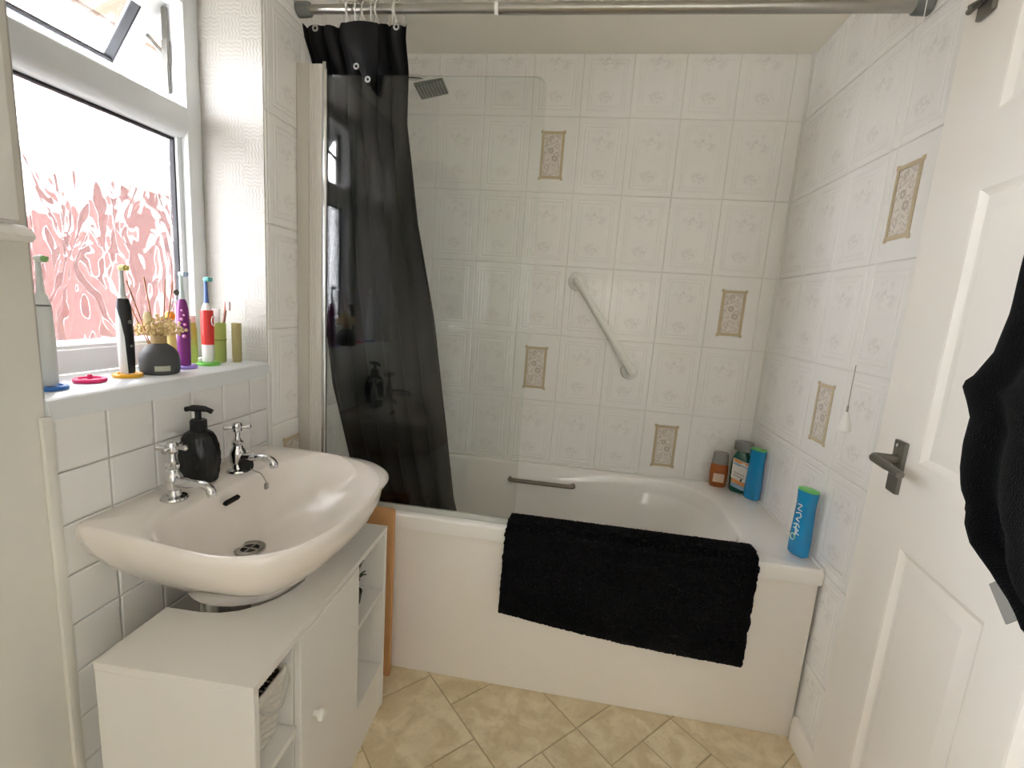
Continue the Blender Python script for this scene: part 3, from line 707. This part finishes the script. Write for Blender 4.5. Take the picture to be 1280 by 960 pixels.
for z0, z1, c, n in ((.124, .136, (222, 150, 84), 'orange_band'), (.112, .121, (150, 176, 196), 'blue_band'), (.036, .052, (222, 150, 96), 'orange_band'), (.018, .036, (168, 190, 214), 'blue_band')):
    label_band(gb2 if z0 < .05 else wl, z0, z1, mat('label_'+n, c, .4, vary=(60, .08)), n, -.0250, .027)
for k in range(2):
    MB().tube([(-.020+.004*i, -.0252, .090-.012*k+.0022*math.sin(i*2.3+k)-.0012*i) for i in range(11)], .0011, 5).build('script_lettering', mat('brown_lettering', (120, 84, 60), .5, vary=(60, .1)), wl)
bb2 = mat('bright_blue_plastic', (26, 140, 196), .22, coat=.3, vary=(10, .04)); gcap = mat('green_cap', (104, 190, 104), .3, vary=(10, .04))
def shampoo(loc, rz, label, h=.216, print_=True):
    t = thing('shampoo_bottle', label, 'bottle', loc, rz)
    MB().loft([ell(.026, .017, .001), ell(.031, .021, .006), ell(.0325, .022, .05), ell(.030, .020, .115), ell(.0285, .019, .165), ell(.031, .021, h-.012), ell(.0315, .021, h-.006)]).build('bottle_body', bb2, t)
    MB().loft([ell(.0315, .021, h-.006), ell(.0315, .021, h-.002), ell(.029, .019, h), ell(.015, .010, h+.001)]).build('cap', gcap, t)
    if print_:
        lm = mat('white_lettering', (226, 236, 238), .4, vary=(60, .03))
        W_ = lambda pts: MB().tube(smooth_path([(x, -.0215-.0006+abs(x)*.12, z) for x, z in pts], 4), .0019, 5)
        for pts in ([(-.010, .165), (.004, .165), (-.008, .150), (.006, .148)], [(-.012, .135), (.002, .140), (.006, .128), (-.008, .118), (.004, .112)], [(-.014, .098), (.000, .104), (.008, .094)], [(-.012, .088), (.006, .084), (-.002, .076), (.010, .070)], [(-.004, .100), (-.002, .066)]):
            W_(pts).build('lettering', lm, t)
        MB().tube([(-.010+.008*math.cos(2*PI*i/16), -.0212, .058+.010*math.sin(2*PI*i/16)) for i in range(16)], .0016, 5, closed=True).build('ring_mark', mat('pale_green_mark', (190, 222, 180), .4, vary=(40, .05)), t)
    return t
shampoo((1.665, -.165, RIM), facing(1.665, -.165)+R(150), 'plain blue bottle with green cap beside the dark green gel bottle', .212, False)
shampoo((1.652, -.610, RIM), facing(1.652, -.610)+R(-38), 'blue shampoo bottle with white lettering standing alone on bath corner')

# ------------------------------------------------------------------ basin
bs = thing('wash_basin', 'white ceramic basin with two chrome pillar taps under the window', 'basin', (0, 0, 0))
RIMB = .825
rimpts = [(.0015, -1.395), (.076, -1.400), (.144, -1.410), (.20, -1.418), (.278, -1.427), (.343, -1.427), (.390, -1.413), (.430, -1.379), (.460, -1.309), (.474, -1.224), (.475, -1.127), (.456, -1.03), (.417, -.962), (.353, -.905), (.254, -.868), (.122, -.856), (.029, -.860), (.0015, -.864)]
rimpoly = [(p.x, p.y) for p in smooth_path([(x, y, 0) for x, y in rimpts], 5)]
BC = (.235, -1.145); DC = (.180, -1.150)
def basin_mesh():
    N = 112; angs = [2*PI*i/N for i in range(N)]
    ro = [ray_poly(rimpoly, BC, a) for a in angs]
    ell_in = []
    for a in angs:
        poly = rrect(.116, .463, -1.414, -.872, (.13, .165, .165, .13), 10); ell_in.append(ray_poly(poly, BC, a))
    ped = [ray_poly([(.175+.128*math.cos(2*PI*i/60), -1.150+.118*math.sin(2*PI*i/60)) for i in range(60)], BC, a) for a in angs]
    ring = lambda rs, z, d=0, c=BC: [(max(.0012, c[0]+(r-d)*math.cos(a)), c[1]+(r-d)*math.sin(a), z) for r, a in zip(rs, angs)]
    mx = lambda A_, B_, t: [lerp(p, q, t) for p, q in zip(A_, B_)]
    rings = [ring(ped, .600), ring(ped, .622)]
    for t, z in ((.16, .640), (.40, .668), (.62, .700), (.80, .735), (.92, .765), (.985, .790)): rings.append(ring(mx(ped, ro, t), z))
    rings += [ring(ro, .806), ring(ro, .817), ring(ro, .823, .003), ring(ro, RIMB, .008)]
    lo = [max(0, min(1, 1)) for a in angs]
    rings += [ring(mx(ro, ell_in, .72), RIMB-.002), ring(ell_in, RIMB-.007), ring(ell_in, RIMB-.016, .006)]
    for s, z in ((.93, .785), (.86, .755), (.75, .722), (.60, .693), (.42, .677), (.25, .669), (.12, .666)):
        c = (lerp(DC[0], BC[0], s), lerp(DC[1], BC[1], s)); rings.append(ring([r*s for r in ell_in], z, 0, c))
    return MB().loft(rings, (False, True))
basin_mesh().build('basin_bowl', M['ceramic'], bs, ang=60)
dr = MB().lathe([(.034, .6680), (.034, .6735), (.030, .6755), (.022, .6735), (.020, .6690)], 28, DC).build('drain', M['steel'], bs)
MB().lathe([(.0205, .6695), (.0205, .6712)], 20, DC).build('drain_well', M['drain'], dr)
MB().rbox(DC[0]-.002, DC[0]+.002, DC[1]-.019, DC[1]+.019, .6705, .6728, .0005, 1).rbox(DC[0]-.019, DC[0]+.019, DC[1]-.002, DC[1]+.002, .6705, .6728, .0005, 1).build('drain_grid', M['steel'], dr)
sl = MB().prism([(p[0], p[1]) for p in rrect(-.024, .024, -.0055, .0055, .0054, 5)], 'x', -.004, .0035).xf(Matrix.Translation((.136, -1.150, .787)) @ Matrix.Rotation(R(24), 4, 'Y')).build('overflow_slot', M['drain'], bs)
def tap(x, y, rz, hrot):
    t = bpy.data.objects.new('pillar_tap', None); COL.objects.link(t); t.parent = bs; t.location = (x, y, RIMB-.0025); t.rotation_euler = (0, 0, rz)
    MB().lathe([(.025, 0), (.026, .003), (.024, .007), (.014, .010), (.012, .022), (.0165, .026), (.0175, .036), (.0185, .052), (.0165, .058), (.0120, .064), (.0115, .070), (.0135, .073), (.0135, .080), (.0085, .084), (.006, .092), (.006, .108)], 26).build('tap_body', M['chrome'], t)
    MB().tube(smooth_path([(.010, 0, .040), (.045, 0, .043), (.078, 0, .043), (.093, 0, .036), (.097, 0, .022)], 6), [.0115]*6+[.0095]*6+[.0090]*8+[.0100]*5, 14).build('spout', M['chrome'], t)
    h = MB().lathe([(.0075, .104), (.011, .108), (.0115, .122), (.009, .128), (.0001, .130)], 20)
    for k in range(4):
        a = hrot+k*PI/2; c, s = math.cos(a), math.sin(a)
        h.tube([(r*c, r*s, .116) for r in (.008, .018, .024, .028, .031)], [.0042, .0040, .0060, .0068, .003], 10)
    h.build('cross_handle', M['chrome'], t)
    return t
tap(.078, -1.246, R(-4), R(20)); tap(.088, -1.066, R(2), R(35))
# loose plug by the right tap
pg = thing('basin_plug', 'black rubber basin plug tilted at the foot of the chrome tap', 'plug', (.118, -1.066, RIMB))
MB().lathe([(.0001, -.006), (.017, -.006), (.019, .0), (.020, .006), (.0001, .007)], 24).xf(Matrix.Translation((-.010, .0, .020)) @ Matrix.Rotation(R(62), 4, 'Y')).build('plug_disc', M['rubber'], pg)
MB().tube(smooth_path([(.0, .0, .010), (.012, .004, .003), (.026, .008, -.004), (.036, .010, -.020), (.040, .010, -.030)], 6), .0013, 6).build('chain', M['steel'], pg)
MB().rbox(.036, .043, .005, .015, -.044, -.028, .002).build('chain_end', M['steel'], pg)
# waste pipes behind the unit
wp = thing('waste_pipe', 'white plastic waste pipe on the tiles behind the basin unit', 'pipe', (.03, -1.10, 0))
MB().tube([(0, 0, .02), (0, 0, .62)], .016, 12).build('upright_pipe', M['wplastic'], wp)
MB().tube([(0, 0, .50), (0, 0, .54)], .021, 12).build('pipe_joint', M['greycap'], wp)

# soap dispenser
so = thing('soap_dispenser', 'black ribbed soap pump bottle between the chrome taps', 'soap dispenser', (.052, -1.145, RIMB), R(20))
def soap_body():
    n = 144; rings = []
    for z, r in ((0, .034), (.004, .037), (.02, .0405), (.045, .0435), (.065, .044), (.085, .0415), (.105, .036), (.116, .030), (.122, .022), (.124, .015)):
        rg = []
        for i in range(n):
            a = 2*PI*i/n; tw_ = 6*z; k = 1-.075*(.5+.5*math.cos(18*(a+tw_)))*(1 if .003 < z < .112 else 0)
            rg.append((r*k*1.0*math.cos(a), r*k*.86*math.sin(a), z))
        rings.append(rg)
    return MB().loft(rings)
soap_body().build('bottle_body', mat('satin_black_ribbed', (18, 20, 21), .26, vary=(30, .1)), so, ang=120)
MB().lathe([(.016, .122), (.0175, .124), (.0175, .146), (.015, .149)], 24).build('collar', M['black'], so)
MB().lathe([(.0065, .148), (.0065, .168)], 14).build('pump_stem', M['black'], so)
MB().tube(smooth_path([(-.026, 0, .172), (-.012, 0, .175), (.004, 0, .175), (.018, 0, .173), (.030, 0, .167)], 5), [.006]*5+[.008]*5+[.0075]*5+[.006]*6, 10).build('pump_head', M['black'], so)

# ------------------------------------------------------------------ basin unit (cabinet)
ca_ = thing('under_basin_cabinet', 'white under-basin cabinet with open shelves and one centre door', 'cabinet', (.2525, -1.1515, 0), R(1.7))
HX, HY, HT, PT = .1525, .3055, .610, .015
lm = M['laminate']
MB().rbox(-HX, HX, -HY, -HY+PT, 0, HT-PT, .0015, 1).build('side_panel', lm, ca_)
MB().rbox(-HX, HX, HY-PT, HY, 0, HT-PT, .0015, 1).build('side_panel', lm, ca_)
cut = [(HX, -HY), (HX, HY), (-HX, HY), (-HX, .150)]
for k in range(13):
    a = PI/2-PI*k/12; cut.append((-.075+.145*math.cos(a)*.98, .150*math.sin(a)))
cut += [(-HX, -.150), (-HX, -HY)]
MB().prism(cut, 'z', HT-PT, HT).build('top_panel', lm, ca_, smooth=False)
D0, D1 = -.1525, .0975
MB().rbox(-HX+.01, HX-.014, D0-PT, D0, .155, HT-PT, .001, 1).build('divider', lm, ca_)
MB().rbox(-HX+.01, HX-.014, D1, D1+PT, .155, HT-PT, .001, 1).build('divider', lm, ca_)
MB().rbox(-HX+.002, HX-.002, -HY+PT, HY-PT, .140, .155, .001, 1).build('bottom_panel', lm, ca_)
MB().rbox(-HX+.002, -HX+.010, -HY+PT, D0-PT, .155, HT-PT, .001, 1).build('back_panel', lm, ca_)
MB().rbox(-HX+.002, -HX+.010, D1+PT, HY-PT, .155, HT-PT, .001, 1).build('back_panel', lm, ca_)
MB().rbox(-HX+.012, HX-.004, -HY+PT, D0-PT, .378, .393, .001, 1).build('shelf', lm, ca_)
MB().rbox(-HX+.012, HX-.004, D1+PT, HY-PT, .395, .410, .001, 1).build('shelf', lm, ca_)
MB().rbox(HX-.018, HX-.003, -HY+PT, HY-PT, .0, .140, .001, 1).build('plinth', lm, ca_)
cd_ = MB().rbox(HX-.013, HX+.002, D0-.012, D1+.012, .146, HT-.017, .0015, 1).build('cabinet_door', lm, ca_)
MB().lathe([(.006, 0), (.006, .008), (.012, .013), (.0135, .019), (.010, .024), (.0001, .026)], 20).xf(Matrix.Translation((HX+.002, D0+.040, .372)) @ Matrix.Rotation(R(90), 4, 'Y')).build('door_knob', M['wplastic'], cd_)

# wicker basket on the near shelf
bk = thing('wicker_basket', 'white painted wicker basket with wire handle on cabinet shelf', 'basket', (.30, -1.372, .3945), R(1.7))
bw, bl, bh = .054, .085, .138
def rect_path(s, z, n=64, wob=0, ph=0):
    p = rrect(-bl*s, bl*s, -bw*s, bw*s, .016, 4); out = []
    P = [Vector((a, b, z)) for a, b in p]; L = [0]
    for a, b in zip(P, P[1:]+P[:1]): L.append(L[-1]+(b-a).length)
    for i in range(n):
        t = L[-1]*i/n; j = max(k for k in range(len(P)) if L[k] <= t); a, b = P[j], P[(j+1) % len(P)]
        q_ = a.lerp(b, (t-L[j])/max(1e-9, L[j+1]-L[j])); nv = Vector((q_.x/bl, q_.y/bw, 0)).normalized()
        out.append(q_+nv*wob*math.cos(i*PI/2+ph))
    return out
wv = MB()
for k in range(17): wv.tube(rect_path(lerp(.82, 1.0, k/16), .005+.0079*k, 72, .0022, (k % 2)*PI), .0040, 5, closed=True)
wv.build('woven_wall', M['wicker'], bk, kind='stuff')
MB().tube(rect_path(1.02, bh-.002, 48), .0062, 6, closed=True).build('rim', M['wicker'], bk)
MB().loft([[tuple(p) for p in rect_path(.80, .003, 32)], [tuple(p) for p in rect_path(.98, bh-.006, 32)], [tuple(p) for p in rect_path(.93, bh-.006, 32)], [tuple(p) for p in rect_path(.76, .006, 32)]], (True, True)).build('lining', M['wickerin'], bk)
MB().tube(smooth_path([(bl*.98, -bw*.80, bh-.006), (bl+.012, -bw*.6, bh-.026), (bl+.022, 0, bh-.040), (bl+.014, bw*.75, bh-.020), (bl*1.0, bw*1.0, bh+.006)], 6), .0024, 6).build('wire_handle', mat('pale_wire', (196, 194, 188), .4, vary=(30, .05)), bk)

# spiky plant in the far shelf
sp = thing('spiky_plant', 'small dark green spiky plant on the far cabinet shelf', 'plant', (.338, -.938, .4115))
MB().lathe([(.020, 0), (.025, .034), (.022, .034), (.021, .028)], 20).build('pot', M['soil'], sp)
for k in range(11):
    a = 2*PI*k/11+.3; ln = random.uniform(.065, .10); c, s = math.cos(a), math.sin(a); out_ = random.uniform(.35, .70)
    if c < -.2: ln *= .7
    pts = [(0, 0, .026), (c*ln*.35*out_, s*ln*.35*out_*.8, .04+ln*.42), (c*ln*.75*out_, s*ln*.75*out_*.8, .04+ln*.66), (c*ln*out_, s*ln*out_*.8, .04+ln*.68)]
    MB().tube(smooth_path(pts, 4), [.0035]*4+[.003]*4+[.002]*4+[.0004], 5).build('leaf', M['leaf'], sp)

# ------------------------------------------------------------------ wall cabinet at the window's near side
wc = thing('wall_cabinet', 'white wall cabinet hung beside the window reveal', 'cabinet', (0, -1.53, 1.325))
MB().rbox(.001, .135, -.64, 0, .022, .52, .003).build('cabinet_body', M['laminate'], wc)
MB().prism([(.001, 0), (.150, 0), (.156, .008), (.150, .016), (.138, .022), (.001, .022)], 'y', -.665, .008).build('base_moulding', M['laminate'], wc)
for a, b in ((-.635, -.322), (-.318, -.005)):
    d = MB().rbox(.135, .150, a, b, .026, .512, .003).build('cabinet_door', M['laminate'], wc)
    yy = b-.02 if a < -.5 else a+.02
    rg = ringmesh(.022, .003).build('ring_pull', M['dullmetal'], d); rg.location = (.156, yy, .20); rg.rotation_euler = (0, 0, R(90))
sb = thing('storage_box', 'grey fabric storage box on top of the wall cabinet', 'box', (.07, -1.90, 1.325+.521))
MB().rbox(-.06, .06, -.17, .17, 0, .13, .006).build('box_body', mat('grey_fabric', (120, 118, 114), .9, bump=(200, .3, .001)), sb)
MB().rbox(-.062, .062, -.172, .172, .13, .150, .005).build('box_lid', mat('dark_grey_fabric', (96, 95, 92), .9, bump=(200, .3, .001)), sb)

# ------------------------------------------------------------------ things on the sill
SZ = OZ0+.0005
def stand(x, y, rgb, word, label):
    t = thing('toothbrush_stand', label, 'toothbrush stand', (x, y, SZ), 0, 'toothbrush stands on the sill')
    m = mat(word+'_stand_plastic', rgb, .35, vary=(20, .04))
    n = 28
    prof = [(.019, 0), (.0265, 0), (.028, .002), (.028, .006), (.0265, .0075), (.0195, .0075), (.019, .006)]
    MB().loft([[(r*math.cos(2*PI*i/n), r*math.sin(2*PI*i/n), z) for i in range(n)] for r, z in prof+prof[:1]], (False, False)).build('ring', m, t)
    MB().rbox(-.020, .020, -.004, .004, .0, .005, .001, 1).rbox(-.004, .004, -.020, .020, .0, .005, .001, 1).build('cross_bar', m, t)
    MB().lathe([(.0045, 0), (.0045, .013), (.003, .015)], 12).build('peg', m, t)
    return t
stand(-.072, -1.352, (48, 112, 186), 'blue', 'blue plastic ring stand under the all-white toothbrush')
stand(-.088, -1.264, (226, 40, 110), 'pink', 'empty pink plastic ring stand on the window sill')
stand(-.083, -1.186, (236, 178, 40), 'yellow', 'yellow plastic ring stand under the black and white toothbrush')
stand(-.084, -1.030, (154, 128, 206), 'lavender', 'lavender plastic ring stand under the purple toothbrush')
stand(-.082, -.954, (126, 206, 92), 'green', 'light green plastic ring stand under the red toothbrush')
def brush(x, y, rz, label, body_rgb, body_n, neck_rgb, head_rgb, bristle_rgb, style, lean=0, h=.165):
    t = thing('electric_toothbrush', label, 'toothbrush', (x, y, SZ+.008), rz, 'electric toothbrushes on the sill', (0, lean, rz))
    bm = mat(body_n+'_brush_plastic', body_rgb, .3, vary=(20, .03)); wm = M['wplastic']; nm = mat('neck_%02x%02x%02x' % neck_rgb, neck_rgb, .3, vary=(20, .03))
    rows_ = [(.0125, 0), (.0138, .003), (.0145, .03), (.0148, .08), (.0140, .12), (.0130, .145), (.0095, h-.006), (.006, h)]
    if style == 'red':
        MB().lathe([(.0125, 0), (.0140, .003), (.0150, .048)], 24).build('lower_handle', wm, t)
        MB().lathe([(.0150, .048), (.0155, .10), (.0150, .140), (.0125, h-.022)], 24).build('handle', bm, t)
        MB().lathe([(.0126, h-.022), (.0100, h-.010), (.006, h)], 20).build('shoulder', wm, t)
        e = MB().tube([(.0090*math.cos(2*PI*i/20), 0, .0125*math.sin(2*PI*i/20)) for i in range(20)], .0012, 5, closed=True).build('emblem_ring', wm, t); e.location = (-.0005, -.0160, .112)
    else:
        MB().lathe(rows_, 26).build('handle', bm, t)
    if style == 'black':
        n = 11; rg = []
        for r, z in rows_[:-1]:
            rr_ = r+.0012; w0 = interp([(0, .55), (.11, .80), (.14, 1.7), (.17, 2.6)], z)
            rg.append([(rr_*math.cos(-PI/2-.32+lerp(-w0, w0, i/n)), rr_*math.sin(-PI/2-.32+lerp(-w0, w0, i/n)), z+.001) for i in range(n+1)])
        MB().loft(rg, closed=False).build('grip_panel', M['black'], t)
        for z, r in ((.115, .0042), (.062, .0032)):
            b_ = MB().lathe([(r, -.001), (r, .0012), (.0001, .0014)], 14).xf(Matrix.Rotation(R(90), 4, 'X')).build('button', M['greycap'], t); b_.location = (-.0051, -.0153, z); b_.rotation_euler = (0, 0, R(-18))
    if style == 'purple':
        MB().rbox(.0135, .0160, -.005, .003, .062, .118, .002).xf(Matrix.Rotation(R(-62), 4, 'Z')).build('grip_panel', mat('grey_grip', (150, 150, 158), .4, vary=(20, .05)), t)
        bub = mat('pink_bubble', (222, 150, 200), .4, vary=(20, .05))
        for k, (a, z, r) in enumerate(((-2.1, .075, .0045), (-2.3, .094, .003), (-1.9, .104, .0034), (-2.4, .118, .0036), (-2.0, .128, .0026), (-2.3, .140, .0028))):
            a -= .45
            MB().sphere((.0142*math.cos(a), .0142*math.sin(a), z), r, 8, 6, (1, 1, 1)).build('bubble_mark', bub, t)
    if style == 'white':
        MB().lathe([(.0150, .148), (.0128, .149), (.0128, .151)], 24).build('seam_ring', M['greycap'], t)
    MB().tube([(0, 0, h-.002), (0, 0, h+.010), (0, 0, h+.030), (0, 0, h+.056)], [.0066, .0058, .0046, .0040], 12).build('brush_neck', nm, t)
    hm = mat('head_%02x%02x%02x' % head_rgb, head_rgb, .35, vary=(20, .04))
    MB().sphere((0, 0, h+.060), .0062, 12, 8, (1, 1, 1.1)).tube([(0, -.003, h+.061), (.0, -.009, h+.061)], .0066, 14).build('brush_head', hm, t)
    br_ = MB()
    for k in range(18):
        a = k*2.399; r = .0052*math.sqrt((k+.5)/18); br_.tube([(r*math.cos(a), -.009, h+.061+r*math.sin(a)), (r*math.cos(a), -.0155, h+.061+r*math.sin(a))], .0010, 5)
    br_.build('bristles', mat('bristle_%02x%02x%02x' % bristle_rgb, bristle_rgb, .6, vary=(40, .1)), t, kind='stuff')
    return t
brush(-.072, -1.352, R(104), 'all-white electric toothbrush with pale green bristles', (222, 226, 222), 'white', (220, 226, 222), (222, 228, 218), (150, 196, 120), 'white', 0, .172)
brush(-.083, -1.186, R(104), 'black and white electric toothbrush with yellowish bristles', (226, 228, 226), 'white', (196, 202, 200), (214, 210, 150), (206, 190, 96), 'black', 0, .170)
brush(-.084, -1.030, R(104), 'purple electric toothbrush with pink bubble pattern', (126, 46, 122), 'purple', (190, 208, 206), (196, 212, 214), (130, 150, 170), 'purple', 0, .168)
brush(-.082, -.954, R(104), 'red and white electric toothbrush with blue neck', (214, 58, 52), 'red', (84, 112, 170), (120, 190, 190), (60, 140, 130), 'red', 0, .160)

# reed diffuser
rd = thing('reed_diffuser', 'dark grey reed diffuser vase with dried flowers and reeds', 'diffuser', (-.068, -1.118, SZ), R(40))
MB().lathe([(.034, 0), (.0385, .003), (.0400, .012), (.0400, .034), (.0375, .048), (.030, .060), (.020, .068), (.0150, .072), (.0150, .078)], 36).build('vase', mat('dark_grey_matt_ceramic', (70, 72, 74), .6, vary=(20, .06)), rd)
MB().lathe([(.0155, .072), (.0160, .073), (.0160, .090), (.0150, .091), (.0120, .091), (.0118, .074)], 26).build('collar', mat('bamboo_collar', (176, 150, 106), .45, vary=(30, .12)), rd)
n = 9; lb = [[(.0403*math.cos(R(-100)+R(44)*i/n), .0403*math.sin(R(-100)+R(44)*i/n), z) for i in range(n+1)] for z in (.010, .022)]
MB().loft(lb, closed=False).build('paper_label', mat('sage_label', (176, 180, 164), .6, vary=(80, .12)), rd)
reed = mat('brown_reed', (166, 112, 78), .6, vary=(60, .15))
for (x0, y0), (x1, y1), z1 in (((-.004, 0), (-.050, -.02), .212), ((-.003, .003), (-.062, .01), .192), ((0, .003), (-.022, .012), .222), ((.004, 0), (.018, .006), .220), ((.004, .003), (.032, .012), .218)):
    MB().tube([(x0, y0, .02), (x1, y1, z1)], .0014, 6).build('reed', reed, rd)
fl_ = MB()
for k in range(240):
    a = random.uniform(0, 2*PI); r = random.uniform(.006, .046); z = .096+random.uniform(-.006, .036)*(1.25-r/.06)
    if random.random() < .25 and math.cos(a) > 0: r *= 1.25
    fl_.sphere((r*math.cos(a), r*math.sin(a)*.8, z), random.uniform(.0022, .0042), 6, 4)
    if k % 3 == 0: fl_.tube([(0, 0, .086), (r*math.cos(a), r*math.sin(a)*.8, z)], .0004, 4)
fl_.build('dried_flowers', mat('cream_dried_flower', (214, 192, 140), .7, vary=(90, .12)), rd, kind='stuff')
MB().sphere((-.018, -.006, .130), .0085, 12, 8, (1, 1, 1.8)).tube([(-.004, 0, .08), (-.016, -.005, .12)], .0008, 5).build('bunny_tail', mat('fluffy_cream', (222, 206, 164), .95, bump=(500, .8, .003)), rd)
MB().sphere((.038, .012, .192), .006, 10, 6, (1, .3, 1.2)).tube([(.006, 0, .09), (.036, .012, .188)], .0007, 5).build('eucalyptus_leaf', mat('grey_green_leaf', (96, 104, 92), .7, vary=(60, .1)), rd)

# tumbler with toothpaste and toothbrush
gt = thing('green_tumbler', 'pale green bamboo-pattern tumbler standing behind the red toothbrush', 'tumbler', (-.105, -.895, SZ))
tg = mat('pale_green_plastic', (176, 190, 104), .35, trans=.15, vary=(14, .08))
n = 30; pf = [(.021, 0), (.023, .002), (.0235, .060), (.0245, .062), (.0245, .066), (.0237, .068), (.0240, .112), (.0220, .112), (.0210, .010), (.0001, .010)]
MB().lathe(pf, n, caps=(True, False)).build('tumbler_wall', tg, gt)
MB().tube([(.0245*math.cos(2*PI*i/24), .0245*math.sin(2*PI*i/24), .064) for i in range(24)], .0015, 5, closed=True).build('ridge', mat('olive_ridge', (140, 140, 70), .4, vary=(20, .05)), gt)
tp = thing('toothpaste_tube', 'white toothpaste tube upside down in the green tumbler', 'tube', (-.110, -.898, SZ+.0105), R(30))
MB().loft([ell(.010, .010, 0, 20, 2), ell(.011, .011, .025, 20, 2), ell(.014, .013, .030, 20, 2), ell(.0155, .011, .08, 20, 2), ell(.017, .005, .128, 20, 2.4), ell(.017, .0012, .140, 20, 2.4)]).build('tube_body', mat('white_tube', (226, 222, 220), .35, vary=(20, .04)), tp)
MB().lathe([(.0112, .0), (.0112, .024)], 20).build('tube_cap', M['wplastic'], tp)
mb_ = thing('manual_toothbrush', 'manual toothbrush with pinkish handle leaning in the green tumbler', 'toothbrush', (-.100, -.886, SZ+.011))
MB().tube([(-.004, -.004, 0), (0, .004, .06), (.006, .010, .115), (.010, .013, .160)], [.004, .0048, .0035, .004], 8).build('brush_handle', mat('pinkish_brown_handle', (168, 112, 100), .4, vary=(20, .06)), mb_)
MB().rbox(.0105, .021, .009, .017, .135, .160, .002).build('bristle_block', mat('pale_bristles', (222, 200, 196), .7, bump=(600, .6, .002)), mb_)
bh_ = thing('bamboo_holder', 'slim olive bamboo-coloured beaker against the wallpapered reveal', 'beaker', (-.066, -.866, SZ))
MB().lathe([(.011, 0), (.012, .002), (.0125, .06), (.0132, .062), (.0125, .066), (.0130, .112), (.0108, .112), (.010, .006), (.0001, .006)], 22, caps=(True, False)).build('beaker_wall', mat('olive_bamboo', (168, 158, 108), .5, vary=(16, .12)), bh_)
gl_ = thing('green_tube', 'green and yellow toothpaste tube with white cap behind purple toothbrush', 'tube', (-.135, -.952, SZ), R(20))
MB().lathe([(.0125, .112), (.0125, .128), (.011, .130)], 20).build('tube_cap', M['wplastic'], gl_)
MB().loft([ell(.016, .003, 0, 20, 2.4), ell(.016, .008, .03, 20, 2), ell(.015, .013, .09, 20, 2), ell(.012, .012, .112, 20, 2)]).build('tube_body', mat('lime_tube', (176, 196, 96), .35, vary=(14, .12)), gl_)
oc = thing('orange_bottle', 'tiny bottle with round orange top behind the purple toothbrush', 'bottle', (-.150, -1.000, SZ))
MB().lathe([(.010, 0), (.0115, .003), (.0115, .10), (.006, .112), (.006, .116)], 20).build('bottle_body', mat('pale_yellow_plastic', (222, 206, 130), .35, trans=.2, vary=(14, .08)), oc)
MB().sphere((0, 0, .128), .0125, 14, 10, (1, 1, 1.05)).build('bottle_top', mat('orange_plastic', (240, 156, 44), .35, vary=(14, .05)), oc)

# ------------------------------------------------------------------ behind the viewer, mirrored faintly in the screen
spb = thing('spray_bottle', 'clear spray bottle with pink trigger on the far window sill', 'bottle', (-.05, -2.50, OZ0+.0005))
MB().loft([ell(.03, .02, .001), ell(.034, .024, .01), ell(.034, .024, .12), ell(.013, .013, .16), ell(.012, .012, .175)]).build('bottle_body', mat('clear_plastic', (220, 224, 222), .15, trans=.5, vary=(14, .04)), spb)
MB().rbox(-.012, .012, -.012, .012, .175, .20, .004).rbox(-.012, .012, -.03, .045, .195, .215, .005).build('trigger', mat('pink_plastic', (222, 140, 150), .4, vary=(14, .04)), spb)
